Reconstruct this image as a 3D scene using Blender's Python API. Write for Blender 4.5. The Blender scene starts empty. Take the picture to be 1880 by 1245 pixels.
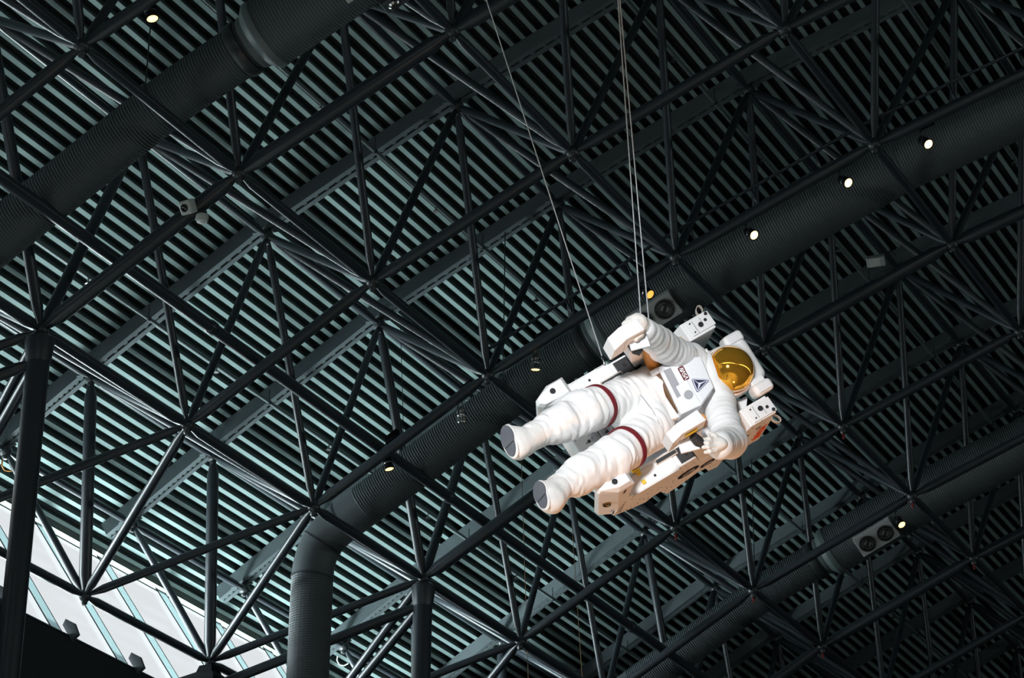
import bpy, bmesh, math, random
import numpy as np
from mathutils import Vector, Matrix, noise as mnoise
random.seed(4); np.random.seed(4)
SC = bpy.context.scene
COL = SC.collection
IW, IH = 1880.0, 1245.0
# ------------------------------------------------------------------ camera solved from the roof lattice
F = 4853.871
R = np.array([[0.45734161, -0.88921298, 0.01178707],
              [0.38746999, 0.18731906, -0.90265086],
              [0.80044091, 0.41738693, 0.43021215]])      # rows: image right, image down, forward
CB = np.array([-6.20568626, -5.77424528, -4.32929024])    # camera in bay units
S = 3.0                                                    # metres per roof bay
def W(x, y, z):                                            # bay units -> world metres
    return np.array([S*(x-CB[0]), S*(y-CB[1]), S*(z-CB[2])+1.6])
CAM = np.array([0.0, 0.0, 1.6])
def pix(p):
    c = R@(np.asarray(p, float)-CAM)
    return np.array([IW/2+F*c[0]/c[2], IH/2+F*c[1]/c[2], c[2]])
def ray(px, py):
    d = R.T@np.array([(px-IW/2)/F, (py-IH/2)/F, 1.0]); return d/np.linalg.norm(d)
def hit(px, py, p0, n):                                    # sight line through a pixel meets a plane of the building
    d = ray(px, py); n = np.asarray(n, float); return CAM+d*(np.dot(np.asarray(p0)-CAM, n)/np.dot(d, n))
def unit(v):
    v = np.asarray(v, float); return v/np.linalg.norm(v)
# ------------------------------------------------------------------ materials
def mat(name, col, rough=0.6, metal=0.0, emit=None, estr=0.0, var=0.0, vscale=8.0, bump=0.0, bscale=60.0, spec=0.5, transl=0.0, coat=0.0, bdist=0.01):
    m = bpy.data.materials.new(name); m.use_nodes = True
    nt = m.node_tree; b = nt.nodes['Principled BSDF']
    b.inputs['Base Color'].default_value = (*col, 1); b.inputs['Roughness'].default_value = rough
    b.inputs['Metallic'].default_value = metal; b.inputs['Specular IOR Level'].default_value = spec
    b.inputs['Coat Weight'].default_value = coat
    if emit:
        b.inputs['Emission Color'].default_value = (*emit, 1); b.inputs['Emission Strength'].default_value = estr
    tc = nt.nodes.new('ShaderNodeTexCoord')
    if var > 0:
        nz = nt.nodes.new('ShaderNodeTexNoise'); nz.inputs['Scale'].default_value = vscale; nz.inputs['Detail'].default_value = 5
        rp = nt.nodes.new('ShaderNodeValToRGB')
        rp.color_ramp.elements[0].position = 0.3; rp.color_ramp.elements[1].position = 0.75
        rp.color_ramp.elements[0].color = (*[c*(1-var) for c in col], 1); rp.color_ramp.elements[1].color = (*[min(1, c*(1+var*0.5)) for c in col], 1)
        nt.links.new(tc.outputs['Object'], nz.inputs['Vector']); nt.links.new(nz.outputs['Fac'], rp.inputs['Fac'])
        nt.links.new(rp.outputs['Color'], b.inputs['Base Color'])
    if bump > 0:
        nb = nt.nodes.new('ShaderNodeTexNoise'); nb.inputs['Scale'].default_value = bscale; nb.inputs['Detail'].default_value = 4
        bp = nt.nodes.new('ShaderNodeBump'); bp.inputs['Strength'].default_value = bump; bp.inputs['Distance'].default_value = bdist
        nt.links.new(tc.outputs['Object'], nb.inputs['Vector']); nt.links.new(nb.outputs['Fac'], bp.inputs['Height'])
        nt.links.new(bp.outputs['Normal'], b.inputs['Normal'])
    if transl > 0:
        tr = nt.nodes.new('ShaderNodeBsdfTranslucent'); tr.inputs['Color'].default_value = (*col, 1)
        mx = nt.nodes.new('ShaderNodeMixShader'); mx.inputs[0].default_value = transl
        out = nt.nodes['Material Output']
        nt.links.new(b.outputs[0], mx.inputs[1]); nt.links.new(tr.outputs[0], mx.inputs[2]); nt.links.new(mx.outputs[0], out.inputs['Surface'])
    return m
M = {}
M['deck'] = mat('painted_roof_deck', (0.30, 0.41, 0.41), 0.55, var=0.12, vscale=3)
M['flute'] = mat('shade_darkened_flute', (0.10, 0.125, 0.125), 0.8)  # flutes share the deck paint; their shade is put into this colour
M['tube'] = mat('dark_tube_paint', (0.028, 0.035, 0.044), 0.34, var=0.12, vscale=2, spec=0.6)
M['hub'] = mat('black_joint_steel', (0.03, 0.035, 0.04), 0.35, spec=0.6)
M['beam'] = mat('grey_beam_paint', (0.12, 0.145, 0.16), 0.5, var=0.1, vscale=3)
M['pipe'] = mat('pipe_paint', (0.13, 0.16, 0.17), 0.35)
M['duct'] = mat('spiral_duct_paint', (0.07, 0.083, 0.091), 0.5, var=0.08, vscale=2)
M['collar'] = mat('pale_duct_collar', (0.11, 0.14, 0.14), 0.5)
M['diff'] = mat('diffuser_plate', (0.50, 0.50, 0.50), 0.5, var=0.08)
M['black'] = mat('black_paint', (0.010, 0.011, 0.013), 0.9, spec=0.1)
M['wallblack'] = mat('black_wall_panel', (0.010, 0.012, 0.016), 0.7, var=0.2, vscale=0.6)
M['wall'] = mat('dark_wall_panel', (0.07, 0.08, 0.09), 0.7, var=0.15, vscale=0.5)
M['floor'] = mat('sealed_concrete', (0.36, 0.34, 0.31), 0.55, var=0.15, vscale=0.4)
M['frost'] = mat('frosted_glazing_bar', (0.50, 0.57, 0.58), 0.6, var=0.15, vscale=14, transl=0.47)
M['header'] = mat('frosted_header_panel', (0.72, 0.75, 0.72), 0.6, var=0.08, vscale=10, transl=0.45)
M['gasket'] = mat('black_gasket', (0.015, 0.02, 0.022), 0.9, spec=0.1)
M['bracket'] = mat('grey_bracket', (0.045, 0.055, 0.065), 0.6)
M['eave'] = mat('green_eave_steel', (0.014, 0.026, 0.025), 0.5, var=0.15, vscale=2)
M['chrome'] = mat('polished_lamp_metal', (0.55, 0.55, 0.55), 0.18, metal=1.0)
M['bulb'] = mat('lit_lens_warm', (1, 0.85, 0.5), 0.3, emit=(1.0, 0.66, 0.22), estr=3.2)
M['bulbhot'] = mat('lit_lens_bright', (1, 0.9, 0.7), 0.3, emit=(1.0, 0.66, 0.26), estr=3.6)
M['bulbdim'] = mat('lit_lens_amber', (1, 0.6, 0.2), 0.3, emit=(1.0, 0.45, 0.08), estr=1.3)
M['lensoff'] = mat('unlit_lens', (0.02, 0.02, 0.02), 0.1)
M['devwhite'] = mat('pale_device_plastic', (0.55, 0.58, 0.55), 0.45, var=0.05)
M['devgrey'] = mat('grey_device_plastic', (0.38, 0.42, 0.42), 0.45, var=0.1, vscale=6)
M['red'] = mat('red_tag', (0.30, 0.03, 0.03), 0.5)
M['cable'] = mat('steel_cable', (0.62, 0.64, 0.66), 0.35, metal=0.6)
M['wire'] = mat('brown_wire', (0.32, 0.19, 0.11), 0.5)
M['cloth'] = mat('white_suit_cloth', (0.80, 0.80, 0.80), 0.9, bump=0.22, bscale=18, var=0.04, vscale=9, spec=0.2, bdist=0.012)
M['cloth2'] = mat('white_boot_cloth', (0.78, 0.76, 0.74), 0.9, bump=0.4, bscale=30, spec=0.2)
M['glove'] = mat('glove_fabric', (0.72, 0.70, 0.66), 0.8, bump=0.3, bscale=60, spec=0.2)
M['glovetip'] = mat('rubber_fingertip', (0.62, 0.60, 0.56), 0.6)
M['redband'] = mat('red_leg_stripe', (0.15, 0.004, 0.012), 0.8)
M['sole'] = mat('grey_boot_sole', (0.115, 0.12, 0.14), 0.8, var=0.1, vscale=20)
M['soledark'] = mat('dark_sole_groove', (0.05, 0.05, 0.06), 0.8)
M['shell'] = mat('white_hard_shell', (0.80, 0.80, 0.80), 0.45, spec=0.4)
M['gold'] = mat('gold_visor', (1.0, 0.50, 0.05), 0.07, metal=0.86)
M['panel'] = mat('chest_panel_white', (0.76, 0.77, 0.80), 0.6)
M['grey'] = mat('grey_label', (0.33, 0.335, 0.36), 0.8)
M['mmu'] = mat('white_equipment_paint', (0.76, 0.765, 0.77), 0.5, var=0.04, vscale=5)
M['mmudark'] = mat('dark_recess', (0.02, 0.02, 0.022), 0.5)
M['nozzle'] = mat('thruster_nozzle_dark', (0.035, 0.035, 0.04), 0.3, metal=0.3)
M['bronze'] = mat('bronze_nozzle', (0.30, 0.20, 0.08), 0.3, metal=0.9)
M['amber'] = mat('amber_foil', (0.42, 0.17, 0.025), 0.35, metal=0.3)
M['ambershade'] = mat('shade_darkened_amber', (0.10, 0.045, 0.012), 0.6)  # amber darkened in colour for the shade beside the chest pack
M['yellow'] = mat('yellow_latch', (0.75, 0.50, 0.03), 0.5)
M['strap'] = mat('tan_strap_and_lit_channel', (0.50, 0.44, 0.38), 0.8)
M['patchred'] = mat('red_patch', (0.11, 0.004, 0.010), 0.8)
M['patchwhite'] = mat('white_lettering', (0.85, 0.85, 0.85), 0.6)
M['orange'] = mat('orange_lettering', (0.85, 0.16, 0.06), 0.6)
M['navy'] = mat('navy_patch', (0.02, 0.025, 0.06), 0.6)
M['silver'] = mat('lilac_patch', (0.62, 0.61, 0.74), 0.6)
m_glass = bpy.data.materials.new('window_glass'); m_glass.use_nodes = True; nt = m_glass.node_tree
tb = nt.nodes.new('ShaderNodeBsdfTransparent'); gl = nt.nodes.new('ShaderNodeBsdfGlossy'); gl.inputs['Roughness'].default_value = .05; mx = nt.nodes.new('ShaderNodeMixShader'); mx.inputs[0].default_value = .04
nt.links.new(tb.outputs[0], mx.inputs[1]); nt.links.new(gl.outputs[0], mx.inputs[2]); nt.links.new(mx.outputs[0], nt.nodes['Material Output'].inputs['Surface'])
M['glass'] = m_glass
# ------------------------------------------------------------------ mesh builder
class MB:
    def __init__(s): s.v = []; s.f = []; s.sm = []
    def add(s, vs, fs, smooth=False):
        o = len(s.v); s.v += [tuple(map(float, p)) for p in vs]
        for q in fs: s.f.append([i+o for i in q]); s.sm.append(smooth)
    def loft(s, rings, cap=True, smooth=True, closed=True):
        n = len(rings[0]); vs = [p for r in rings for p in r]; fs = []
        for k in range(len(rings)-1):
            for i in range(n if closed else n-1):
                j = (i+1) % n; fs.append((k*n+i, k*n+j, (k+1)*n+j, (k+1)*n+i))
        s.add(vs, fs, smooth)
        if cap and closed:
            s.add(rings[0], [tuple(range(n-1, -1, -1))]); s.add(rings[-1], [tuple(range(n))])
        return s
    def frame(s, d):
        d = unit(d); a = np.array([0, 0, 1.0]) if abs(d[2]) < 0.9 else np.array([1.0, 0, 0])
        x = unit(np.cross(a, d)); return x, np.cross(d, x)
    def ring(s, c, x, y, r, n, ry=None):
        ry = r if ry is None else ry
        return [np.asarray(c)+x*r*math.cos(2*math.pi*i/n)+y*ry*math.sin(2*math.pi*i/n) for i in range(n)]
    def tube(s, a, b, r0, r1=None, n=12, cap=True, taper=None, tr=0.45):
        a = np.asarray(a, float); b = np.asarray(b, float); r1 = r0 if r1 is None else r1
        d = b-a; L = np.linalg.norm(d); x, y = s.frame(d); d = d/L
        if taper:
            t = min(taper, L*0.3)
            prof = [(0, r0*tr), (t*0.35, r0*tr), (t, r0), (L-t, r1), (L-t*0.35, r1*tr), (L, r1*tr)]
        else: prof = [(0, r0), (L, r1)]
        return s.loft([s.ring(a+d*h, x, y, r, n) for h, r in prof], cap)
    def lathe(s, o, d, prof, n=20, cap=True):
        o = np.asarray(o, float); d = unit(d); x, y = s.frame(d)
        return s.loft([s.ring(o+d*h, x, y, max(r, 1e-4), n) for r, h in prof], cap)
    def path(s, pts, r, n=8, cap=True):
        pts = [np.asarray(p, float) for p in pts]; rs = r if hasattr(r, '__len__') else [r]*len(pts)
        x, y = s.frame(pts[1]-pts[0]); rings = []
        for k, p in enumerate(pts):
            d = unit(pts[min(k+1, len(pts)-1)]-pts[max(k-1, 0)])
            x = unit(x-d*np.dot(x, d)); y = np.cross(d, x); rings.append(s.ring(p, x, y, rs[k], n))
        return s.loft(rings, cap)
    def box(s, c, hx, hy, hz):
        c, hx, hy, hz = [np.asarray(q, float) for q in (c, hx, hy, hz)]
        vs = [c+a*hx+b*hy+e*hz for e in (-1, 1) for b in (-1, 1) for a in (-1, 1)]
        fs = [(0, 2, 3, 1), (4, 5, 7, 6), (0, 1, 5, 4), (2, 6, 7, 3), (1, 3, 7, 5), (0, 4, 6, 2)]
        if np.dot(np.cross(hx, hy), hz) < 0: fs = [f[::-1] for f in fs]
        s.add(vs, fs); return s
    def abox(s, lo, hi):
        lo = np.asarray(lo, float); hi = np.asarray(hi, float); h = (hi-lo)/2
        return s.box((lo+hi)/2, (h[0], 0, 0), (0, h[1], 0), (0, 0, h[2]))
    def prism(s, poly, ext):
        poly = [np.asarray(p, float) for p in poly]; ext = np.asarray(ext, float); n = len(poly)
        vs = poly+[p+ext for p in poly]; fs = [tuple(range(n-1, -1, -1)), tuple(range(n, 2*n))]
        fs += [(i, (i+1) % n, n+(i+1) % n, n+i) for i in range(n)]
        nr = sum((np.cross(poly[i]-poly[0], poly[(i+1) % n]-poly[0]) for i in range(n)), np.zeros(3))
        if np.dot(nr, ext) < 0: fs = [f[::-1] for f in fs]
        s.add(vs, fs); return s
    def hexa(s, p):                       # eight corners: bottom ring of four, top ring of four
        c = np.mean(p, axis=0); fs = [(0, 3, 2, 1), (4, 5, 6, 7), (0, 1, 5, 4), (1, 2, 6, 5), (2, 3, 7, 6), (3, 0, 4, 7)]
        a, b, d = [np.asarray(p[i]) for i in (0, 1, 4)]
        if np.dot(np.cross(b-a, np.asarray(p[3])-a), d-a) < 0: fs = [f[::-1] for f in fs]
        s.add(p, fs); return s
    def ball(s, c, r, nu=14, nv=9, ax=None):
        c = np.asarray(c, float); A = np.eye(3) if ax is None else np.asarray(ax)
        rr = np.asarray(r if hasattr(r, '__len__') else (r, r, r), float); rings = []
        for k in range(nv+1):
            t = math.pi*k/nv
            rings.append([c+A.T@(rr*np.array([math.sin(t)*math.cos(2*math.pi*i/nu), math.sin(t)*math.sin(2*math.pi*i/nu), -math.cos(t)])) for i in range(nu)])
        return s.loft(rings, False)
    def build(s, name, m, parent=None, org=None, bevel=0.0, seg=2, merge=True):
        me = bpy.data.meshes.new(name); o0 = np.zeros(3)
        if org is not None: o0 = np.asarray(org, float)
        elif parent is None: o0 = (np.min(s.v, axis=0)+np.max(s.v, axis=0))/2
        me.from_pydata([tuple(np.asarray(p)-o0) for p in s.v], [], s.f)
        me.polygons.foreach_set('use_smooth', s.sm)
        bm = bmesh.new(); bm.from_mesh(me)
        if merge: bmesh.ops.remove_doubles(bm, verts=bm.verts, dist=1e-5)
        if bevel > 0:
            bmesh.ops.recalc_face_normals(bm, faces=bm.faces)
            ed = [e for e in bm.edges if len(e.link_faces) == 2 and e.calc_face_angle(0) > 0.5]
            bmesh.ops.bevel(bm, geom=ed, offset=bevel, segments=seg, affect='EDGES', profile=0.5, clamp_overlap=True)
        bmesh.ops.recalc_face_normals(bm, faces=bm.faces)
        for e in bm.edges:
            if len(e.link_faces) == 2 and e.calc_face_angle(0) > 0.7: e.smooth = False
        bm.to_mesh(me); bm.free()
        me.materials.append(M[m] if isinstance(m, str) else m)
        o = bpy.data.objects.new(name, me); COL.objects.link(o)
        if parent is not None: o.parent = parent
        else: o.location = o0
        return o
def tag(o, label=None, cat=None, group=None, kind=None):
    if label: o['label'] = label
    if cat: o['category'] = cat
    if group: o['group'] = group
    if kind: o['kind'] = kind
    return o
def empty(name, loc, label, cat, group=None, mw=None):
    e = bpy.data.objects.new(name, None); COL.objects.link(e); e.empty_display_size = 0.1
    if mw is not None: e.matrix_world = mw
    else: e.location = loc
    return tag(e, label, cat, group)
ORD = ['first', 'second', 'third', 'fourth', 'fifth', 'sixth', 'seventh', 'eighth', 'ninth', 'tenth', 'eleventh', 'twelfth', 'thirteenth', 'fourteenth']
# ------------------------------------------------------------------ roof lattice (bay units, y across the vault, z up)
LR = {0: (0., 0.), 1: (-.858, .469), 2: (-1.755, .845), 3: (-2.666, 1.167), 4: (-3.605, 1.41), 5: (-4.56, 1.57), 6: (-5.53, 1.65)}
UR = {-1.5: (1.336, .324), -.5: (.893, .597), .5: (-.005, 1.110), 1.5: (-.951, 1.529), 2.5: (-1.915, 1.896), 3.5: (-2.91, 2.17), 4.5: (-3.92, 2.36), 5.5: (-4.95, 2.47)}
BX, BY, BZ = -0.3314, 0.95376, -0.37473
def Lp(j):
    k = int(min(max(math.floor(j), 0), 5)); a = np.array(LR[k]); b = np.array(LR[k+1]); return a+(b-a)*(j-k)
def Ln(j):                                                   # unit normal of the lower layer, pointing up
    k = int(min(max(math.floor(j), 0), 5)); e = np.array(LR[k+1])-np.array(LR[k]); e /= np.linalg.norm(e); return np.array([e[1], -e[0]])*(1 if -e[0] > 0 else -1)
def LW(x, j, w=0.0):
    q = Lp(j)+w*Ln(j); return W(x, q[0], q[1])
UK = sorted(UR)
def Up(j):
    for a, b in zip(UK[:-1], UK[1:]):
        if j <= b or b == UK[-1]:
            A = np.array(UR[a]); B = np.array(UR[b]); return A+(B-A)*(j-a)/(b-a)
def Un(j):
    e = np.array(Up(j+.05))-np.array(Up(j-.05)); e /= np.linalg.norm(e); return np.array([e[1], -e[0]])
def UW(x, j, w=0.0):
    q = Up(j)+w*Un(j); return W(x, q[0], q[1])
def Lnode(i, j): return W(i, *LR[j])
def Unode(i, j): return W(i, *UR[j])
def Bnode(i): return W(i+BX, BY, BZ)
def inview(a, b, mx=160):
    for t in np.linspace(0, 1, 9):
        q = pix(a+(b-a)*t)
        if q[2] > 0 and -mx < q[0] < IW+mx and -mx < q[1] < IH+mx: return True
    return False
COLS = (-2, 1, 4, 7, 10)
mem = []                                                     # (kind, a, b, radius)
for i in range(-4, 14):
    for j in range(0, 6):
        if j < 5: mem.append(('lower_chord', Lnode(i, j), Lnode(i, j+1), .092 if i in COLS else .072))
        mem.append(('lower_chord', Lnode(i, j), Lnode(i+1, j), .058 if j else .066))
        x = i+.5; u = j+.5
        if u in UR and j < 5:
            U = Unode(x, u)
            for (ii, jj) in ((i, j), (i+1, j), (i, j+1), (i+1, j+1)):
                mem.append(('web_strut', U, Lnode(ii, jj), .068 if (jj == 0 and ii in COLS) else .052))
    for u in (-1.5, -.5, .5, 1.5, 2.5, 3.5, 4.5):
        mem.append(('upper_chord', Unode(i+.5, u), Unode(i+1.5, u), .055))
    x = i+.5; U = Unode(x, -.5)
    mem += [('web_strut', U, Lnode(i, 0), .05), ('web_strut', U, Lnode(i+1, 0), .05), ('web_strut', U, Bnode(i+1), .085),
            ('web_strut', Unode(x, -1.5), Bnode(i+1), .055)]
    mem += [('brace', Lnode(i, 0), Bnode(i), .058), ('brace', Lnode(i, 0), Bnode(i+1), .062), ('brace', Bnode(i), Bnode(i+1), .06)]
    if i in COLS:
        dz = np.array([0, 0, -.42]); mem += [('brace', Lnode(i, 0)+dz*.9, Bnode(i)+dz*.95, .07), ('brace', Lnode(i, 0)+dz*.9, Bnode(i+1)+dz*.4, .066)]
nodes = {}
mem = [m for m in mem if inview(m[1], m[2])]
for k, a, b, r in mem:
    for p in (a, b): nodes.setdefault(tuple(np.round(p, 3)), p)
def vislen(a, b, r):
    n = 0
    for t in np.linspace(0, 1, 21):
        q = pix(a+(b-a)*t)
        if 0 < q[0] < IW and 0 < q[1] < IH: n += 1
    qa, qb = pix(a), pix(b); return n*np.linalg.norm(qa[:2]-qb[:2])*r/qa[2]
root = empty('space_frame', Lnode(4, 0), 'dark steel space frame of round tubes carrying the whole ribbed roof', 'roof frame')
ORG = Lnode(4, 0)
for kind in ('lower_chord', 'upper_chord', 'web_strut', 'brace'):
    ms = sorted([m for m in mem if m[0] == kind], key=lambda m: -vislen(*m[1:]))
    rest = MB()
    for q, (k, a, b, r) in enumerate(ms):
        if q < 98 and vislen(a, b, r) > 0: MB().tube(a, b, r, n=14, taper=.27, tr=.52).build(kind, 'tube', root, ORG)
        else: rest.tube(a, b, r, n=10, taper=.27, tr=.52)
    if rest.v: tag(rest.build(kind, 'tube', root, ORG), kind='stuff')
rest = MB(); cnt = 0
nl = sorted(nodes.values(), key=lambda p: (not (0 < pix(p)[0] < IW and 0 < pix(p)[1] < IH), pix(p)[2]))
REDT = {(4, 1), (5, 1), (6, 1), (7, 1), (5, 2), (6, 2), (7, 2), (8, 2)}
redp = [Lnode(*q) for q in REDT]
for p in nl:
    q = pix(p); b = MB().ball(p, .088, 14, 9)
    b.lathe(p+np.array([0, 0, -.125]), (0, 0, 1), [(.03, 0), (.045, .02), (.045, .06)], 10)
    if cnt < 98 and 0 < q[0] < IW and 0 < q[1] < IH:
        o = b.build('joint', 'hub', root, ORG); cnt += 1
        if any(np.linalg.norm(p-r) < .05 for r in redp):
            t = MB().box(p+np.array([0, 0, -.15]), (.026, 0, 0), (0, .010, 0), (0, 0, .03)); t.ball(p+np.array([0, 0, -.19]), .018, 8, 6)
            tag(t.build('tag', 'red', o, ORG), 'small red tag hanging under the joint')
    else: rest.ball(p, .088, 10, 7)
if rest.v: tag(rest.build('joint', 'hub', root, ORG), kind='stuff')
# columns
for i, lab in ((1, 'dark round steel column beside the bright slanted window'), (4, 'dark round steel column beside the vertical duct'), (7, 'dark round steel column at the lower edge of the roof')):
    top = Lnode(i, 0); b = np.array([top[0], top[1], 0.0])
    c = empty('column', b, lab, 'column', 'round columns under the roof frame')
    MB().tube(b, top+np.array([0, 0, -.35]), .135, n=24).build('shaft', 'tube', c, b)
    MB().lathe(top+np.array([0, 0, -.42]), (0, 0, 1), [(.137, 0), (.15, .08), (.168, .24), (.17, .30), (.10, .36)], 24).build('capital', 'tube', c, b)
    MB().lathe(b, (0, 0, 1), [(.3, 0), (.3, .04), (.2, .05)], 24).build('base_plate', 'hub', c, b)
# ------------------------------------------------------------------ ribbed deck
def arcpath():
    js = list(np.arange(-1.95, 5.5, .05)); P = [np.array(Up(j))+Un(max(j, -1.4))*.100 for j in js]
    ctr = -6.6                                                # crown of the vault: mirror the far half
    P = [p for p in P if p[0] > ctr]
    last = P[-1]; d = unit(P[-1]-P[-3]); ang = math.atan2(d[1], -d[0])
    n = max(2, int((last[0]-ctr)/.05)); st = (last[0]-ctr)/n; p = last.copy()
    for k in range(n):
        a = ang*(1-(k+.5)/n); p = p+np.array([-st, st*math.tan(a)]); P.append(p.copy())
    P += [np.array([2*ctr-q[0], q[1]]) for q in P[-2::-1]]
    return np.array(P)
AP = arcpath(); seg = np.linalg.norm(np.diff(AP, axis=0), axis=1); cum = np.concatenate([[0], np.cumsum(seg)])
def apt(s, w=0):
    k = min(max(np.searchsorted(cum, s)-1, 0), len(seg)-1); t = (s-cum[k])/seg[k]
    p = AP[k]*(1-t)+AP[k+1]*t; e = unit(AP[k+1]-AP[k]); n = np.array([e[1], -e[0]]); n = n if n[1] > 0 else -n
    return p+n*w
PIT = .0577; X0, X1 = -9.0, 24.0
prof = []; k = 0
while (k+1)*PIT < cum[-1]:
    s0 = k*PIT
    for ds, w in ((0, 0), (.36, 0), (.40, .062), (.97, .062)): prof.append(apt(s0+ds*PIT, w))
    k += 1
d = MB(); va = [W(X0, *p) for p in prof]; vb = [W(X1, *p) for p in prof]; n = len(prof)
d.add(va+vb, [(i, i+1, n+i+1, n+i) for i in range(n-1)])
ceil = d.build('ceiling', 'deck', None, merge=False); ceil.data.materials.append(M['flute'])
ceil.data.polygons.foreach_set('material_index', [0 if i % 4 == 0 else 1 for i in range(n-1)])
tag(ceil, kind='structure')
# ------------------------------------------------------------------ shell of the hall
YW, ZW = 1.60, .23                                           # head of the leaning window
lean = np.array([-.71, -1.0])
def wplane(px, py):                                          # a point of the leaning glass seen at a pixel
    p0 = W(0, YW, ZW); nrm = np.array([0, 1.0, -.71]); return hit(px, py, p0, nrm)
qs = wplane(135, 1179); ZS = (qs[2]-1.6)/S+CB[2]; YS = qs[1]/S+CB[1]
ZS, YS = float(ZS), float(YS)
yb = 2*-6.6-YS
tag(MB().abox((*W(X0, -15.5, 0)[:2], -.3), (*W(X1, 2.6, 0)[:2], 0)).build('floor', 'floor'), kind='structure')
w = MB(); DX0, DX1, DZ = -4.2, 2.6, 7.0
def wl(xa, xb, za, zb): y0, y1 = W(0, YS-.02, 0)[1], W(0, YS+.10, 0)[1]; w.abox((W(xa, 0, 0)[0], y0, za), (W(xb, 0, 0)[0], y1, zb))
zs_ = W(0, 0, ZS)[2]; wl(X0, DX0, 0, zs_); wl(DX1, X1, 0, zs_); wl(DX0, DX1, DZ, zs_)
w.prism([W(6.3, YS-.02, ZS), W(6.3, YS+.15, ZS), W(6.3, 1.95, .34), W(6.3, 1.56, .34)], (S*(X1-6.3), 0, 0))  # unseen infill ends the window here, keeping the right of the roof dark
tag(w.build('wall_left', 'wallblack', merge=False), kind='structure')
w = MB(); zt = W(0, 0, -.62)[2]
w.abox((W(X0, 0, 0)[0], W(0, 2*-6.6-1.75, 0)[1]-.5, 0), (W(X1, 0, 0)[0], W(0, 2*-6.6-1.75, 0)[1], zt))
w.abox((W(X0, 0, 0)[0], W(0, 2*-6.6-1.75, 0)[1]-.5, zt+1.6), (W(X1, 0, 0)[0], W(0, 2*-6.6-1.75, 0)[1]+.1, zt+2.9))
tag(w.build('wall_right', 'wall'), kind='structure')
ztop = W(0, 0, 2.75)[2]
wb = MB(); xa_, xb_ = W(X0-.1, 0, 0)[0], W(X0+.05, 0, 0)[0]; ya_, yb_ = W(0, -15.3, 0)[1], W(0, 2.3, 0)[1]
wb.abox((xa_, ya_, 0), (xb_, yb_, zt)); wb.abox((xa_, ya_, zt+1.6), (xb_, yb_, ztop)); tag(wb.build('wall_back', 'wall', merge=False), kind='structure')
win3 = bpy.data.objects.new('window_3', None); COL.objects.link(win3); WO3 = np.array([(xa_+xb_)/2, (ya_+yb_)/2, zt+.8]); win3.location = WO3; tag(win3, kind='structure')
MB().abox((WO3[0]-.006, ya_, zt), (WO3[0]+.006, yb_, zt+1.6)).build('pane', 'glass', win3, WO3)
for y in np.linspace(ya_, yb_, 18): MB().abox((WO3[0]-.06, y-.06, zt), (WO3[0]+.06, y+.06, zt+1.6)).build('mullion', 'tube', win3, WO3)
for nm, x in (('wall_front', X1-.05),):
    tag(MB().abox((W(x, 0, 0)[0], W(0, -15.3, 0)[1], 0), (W(x+.15, 0, 0)[0], W(0, 2.3, 0)[1], ztop)).build(nm, 'wall'), kind='structure')
XE = 6.3
# eave beam and ledges along the top of the window
e = MB()
def xbar(mb, y0, z0, y1, z1, th, x0=X0, x1=X1):
    a = np.array([y0, z0]); b = np.array([y1, z1]); n = unit([-(b-a)[1], (b-a)[0]])*th
    mb.prism([W(x0, *a), W(x0, *b), W(x0, *(b+n)), W(x0, *(a+n))], (S*(x1-x0), 0, 0))
xbar(e, YW+.035, ZW+.06, YW-.02, ZW+.115, .02); xbar(e, YW+.07, ZW+.08, YW+.07, ZW+.34, .05); xbar(e, YW-.045, ZW+.10, YW-.035, ZW+.135, .012)
tag(e.build('trim_1', 'eave'), kind='structure')
# leaning window: glass, frosted bars, header, sill
win = bpy.data.objects.new('window_1', None); COL.objects.link(win); win.location = W(3, YW, ZW); tag(win, kind='structure'); WO = W(3, YW, ZW)
LV = np.array([0, YS-YW, ZS-ZW])*S; Lh = np.linalg.norm(LV); ld = LV/Lh; gn = unit(np.cross(np.array([1.0, 0, 0]), ld)); gn = gn if gn[1] < 0 else -gn   # towards the room
c0 = (W(X0, YW, ZW)+W(XE, YS, ZS))/2
MB().box(c0-gn*.02, ((XE-X0)*S/2, 0, 0), ld*Lh/2, gn*.006).build('pane', 'glass', win, WO)
hb = MB(); hb.box((W(X0, YW, ZW)+W(XE, YW, ZW))/2-ld*.06+gn*.004, ((XE-X0)*S/2, 0, 0), ld*.105, gn*.004); hb.build('header_panel', 'header', win, WO)
hb = MB(); hb.box((W(X0, YW, ZW)+W(XE, YW, ZW))/2+ld*.05+gn*.012, ((XE-X0)*S/2, 0, 0), ld*.008, gn*.006); hb.box((W(X0, YW, ZW)+W(XE, YW, ZW))/2-ld*.175+gn*.012, ((XE-X0)*S/2, 0, 0), ld*.012, gn*.01); hb.build('header_strip', 'gasket', win, WO)
hb = MB(); hb.box((W(X0, YS, ZS)+W(XE, YS, ZS))/2-ld*.015+gn*.03, ((XE-X0)*S/2, 0, 0), ld*.02, gn*.02); hb.build('sill', 'wallblack', win, WO)
xm = wplane(75, 970)[0]/S+CB[0]
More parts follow.
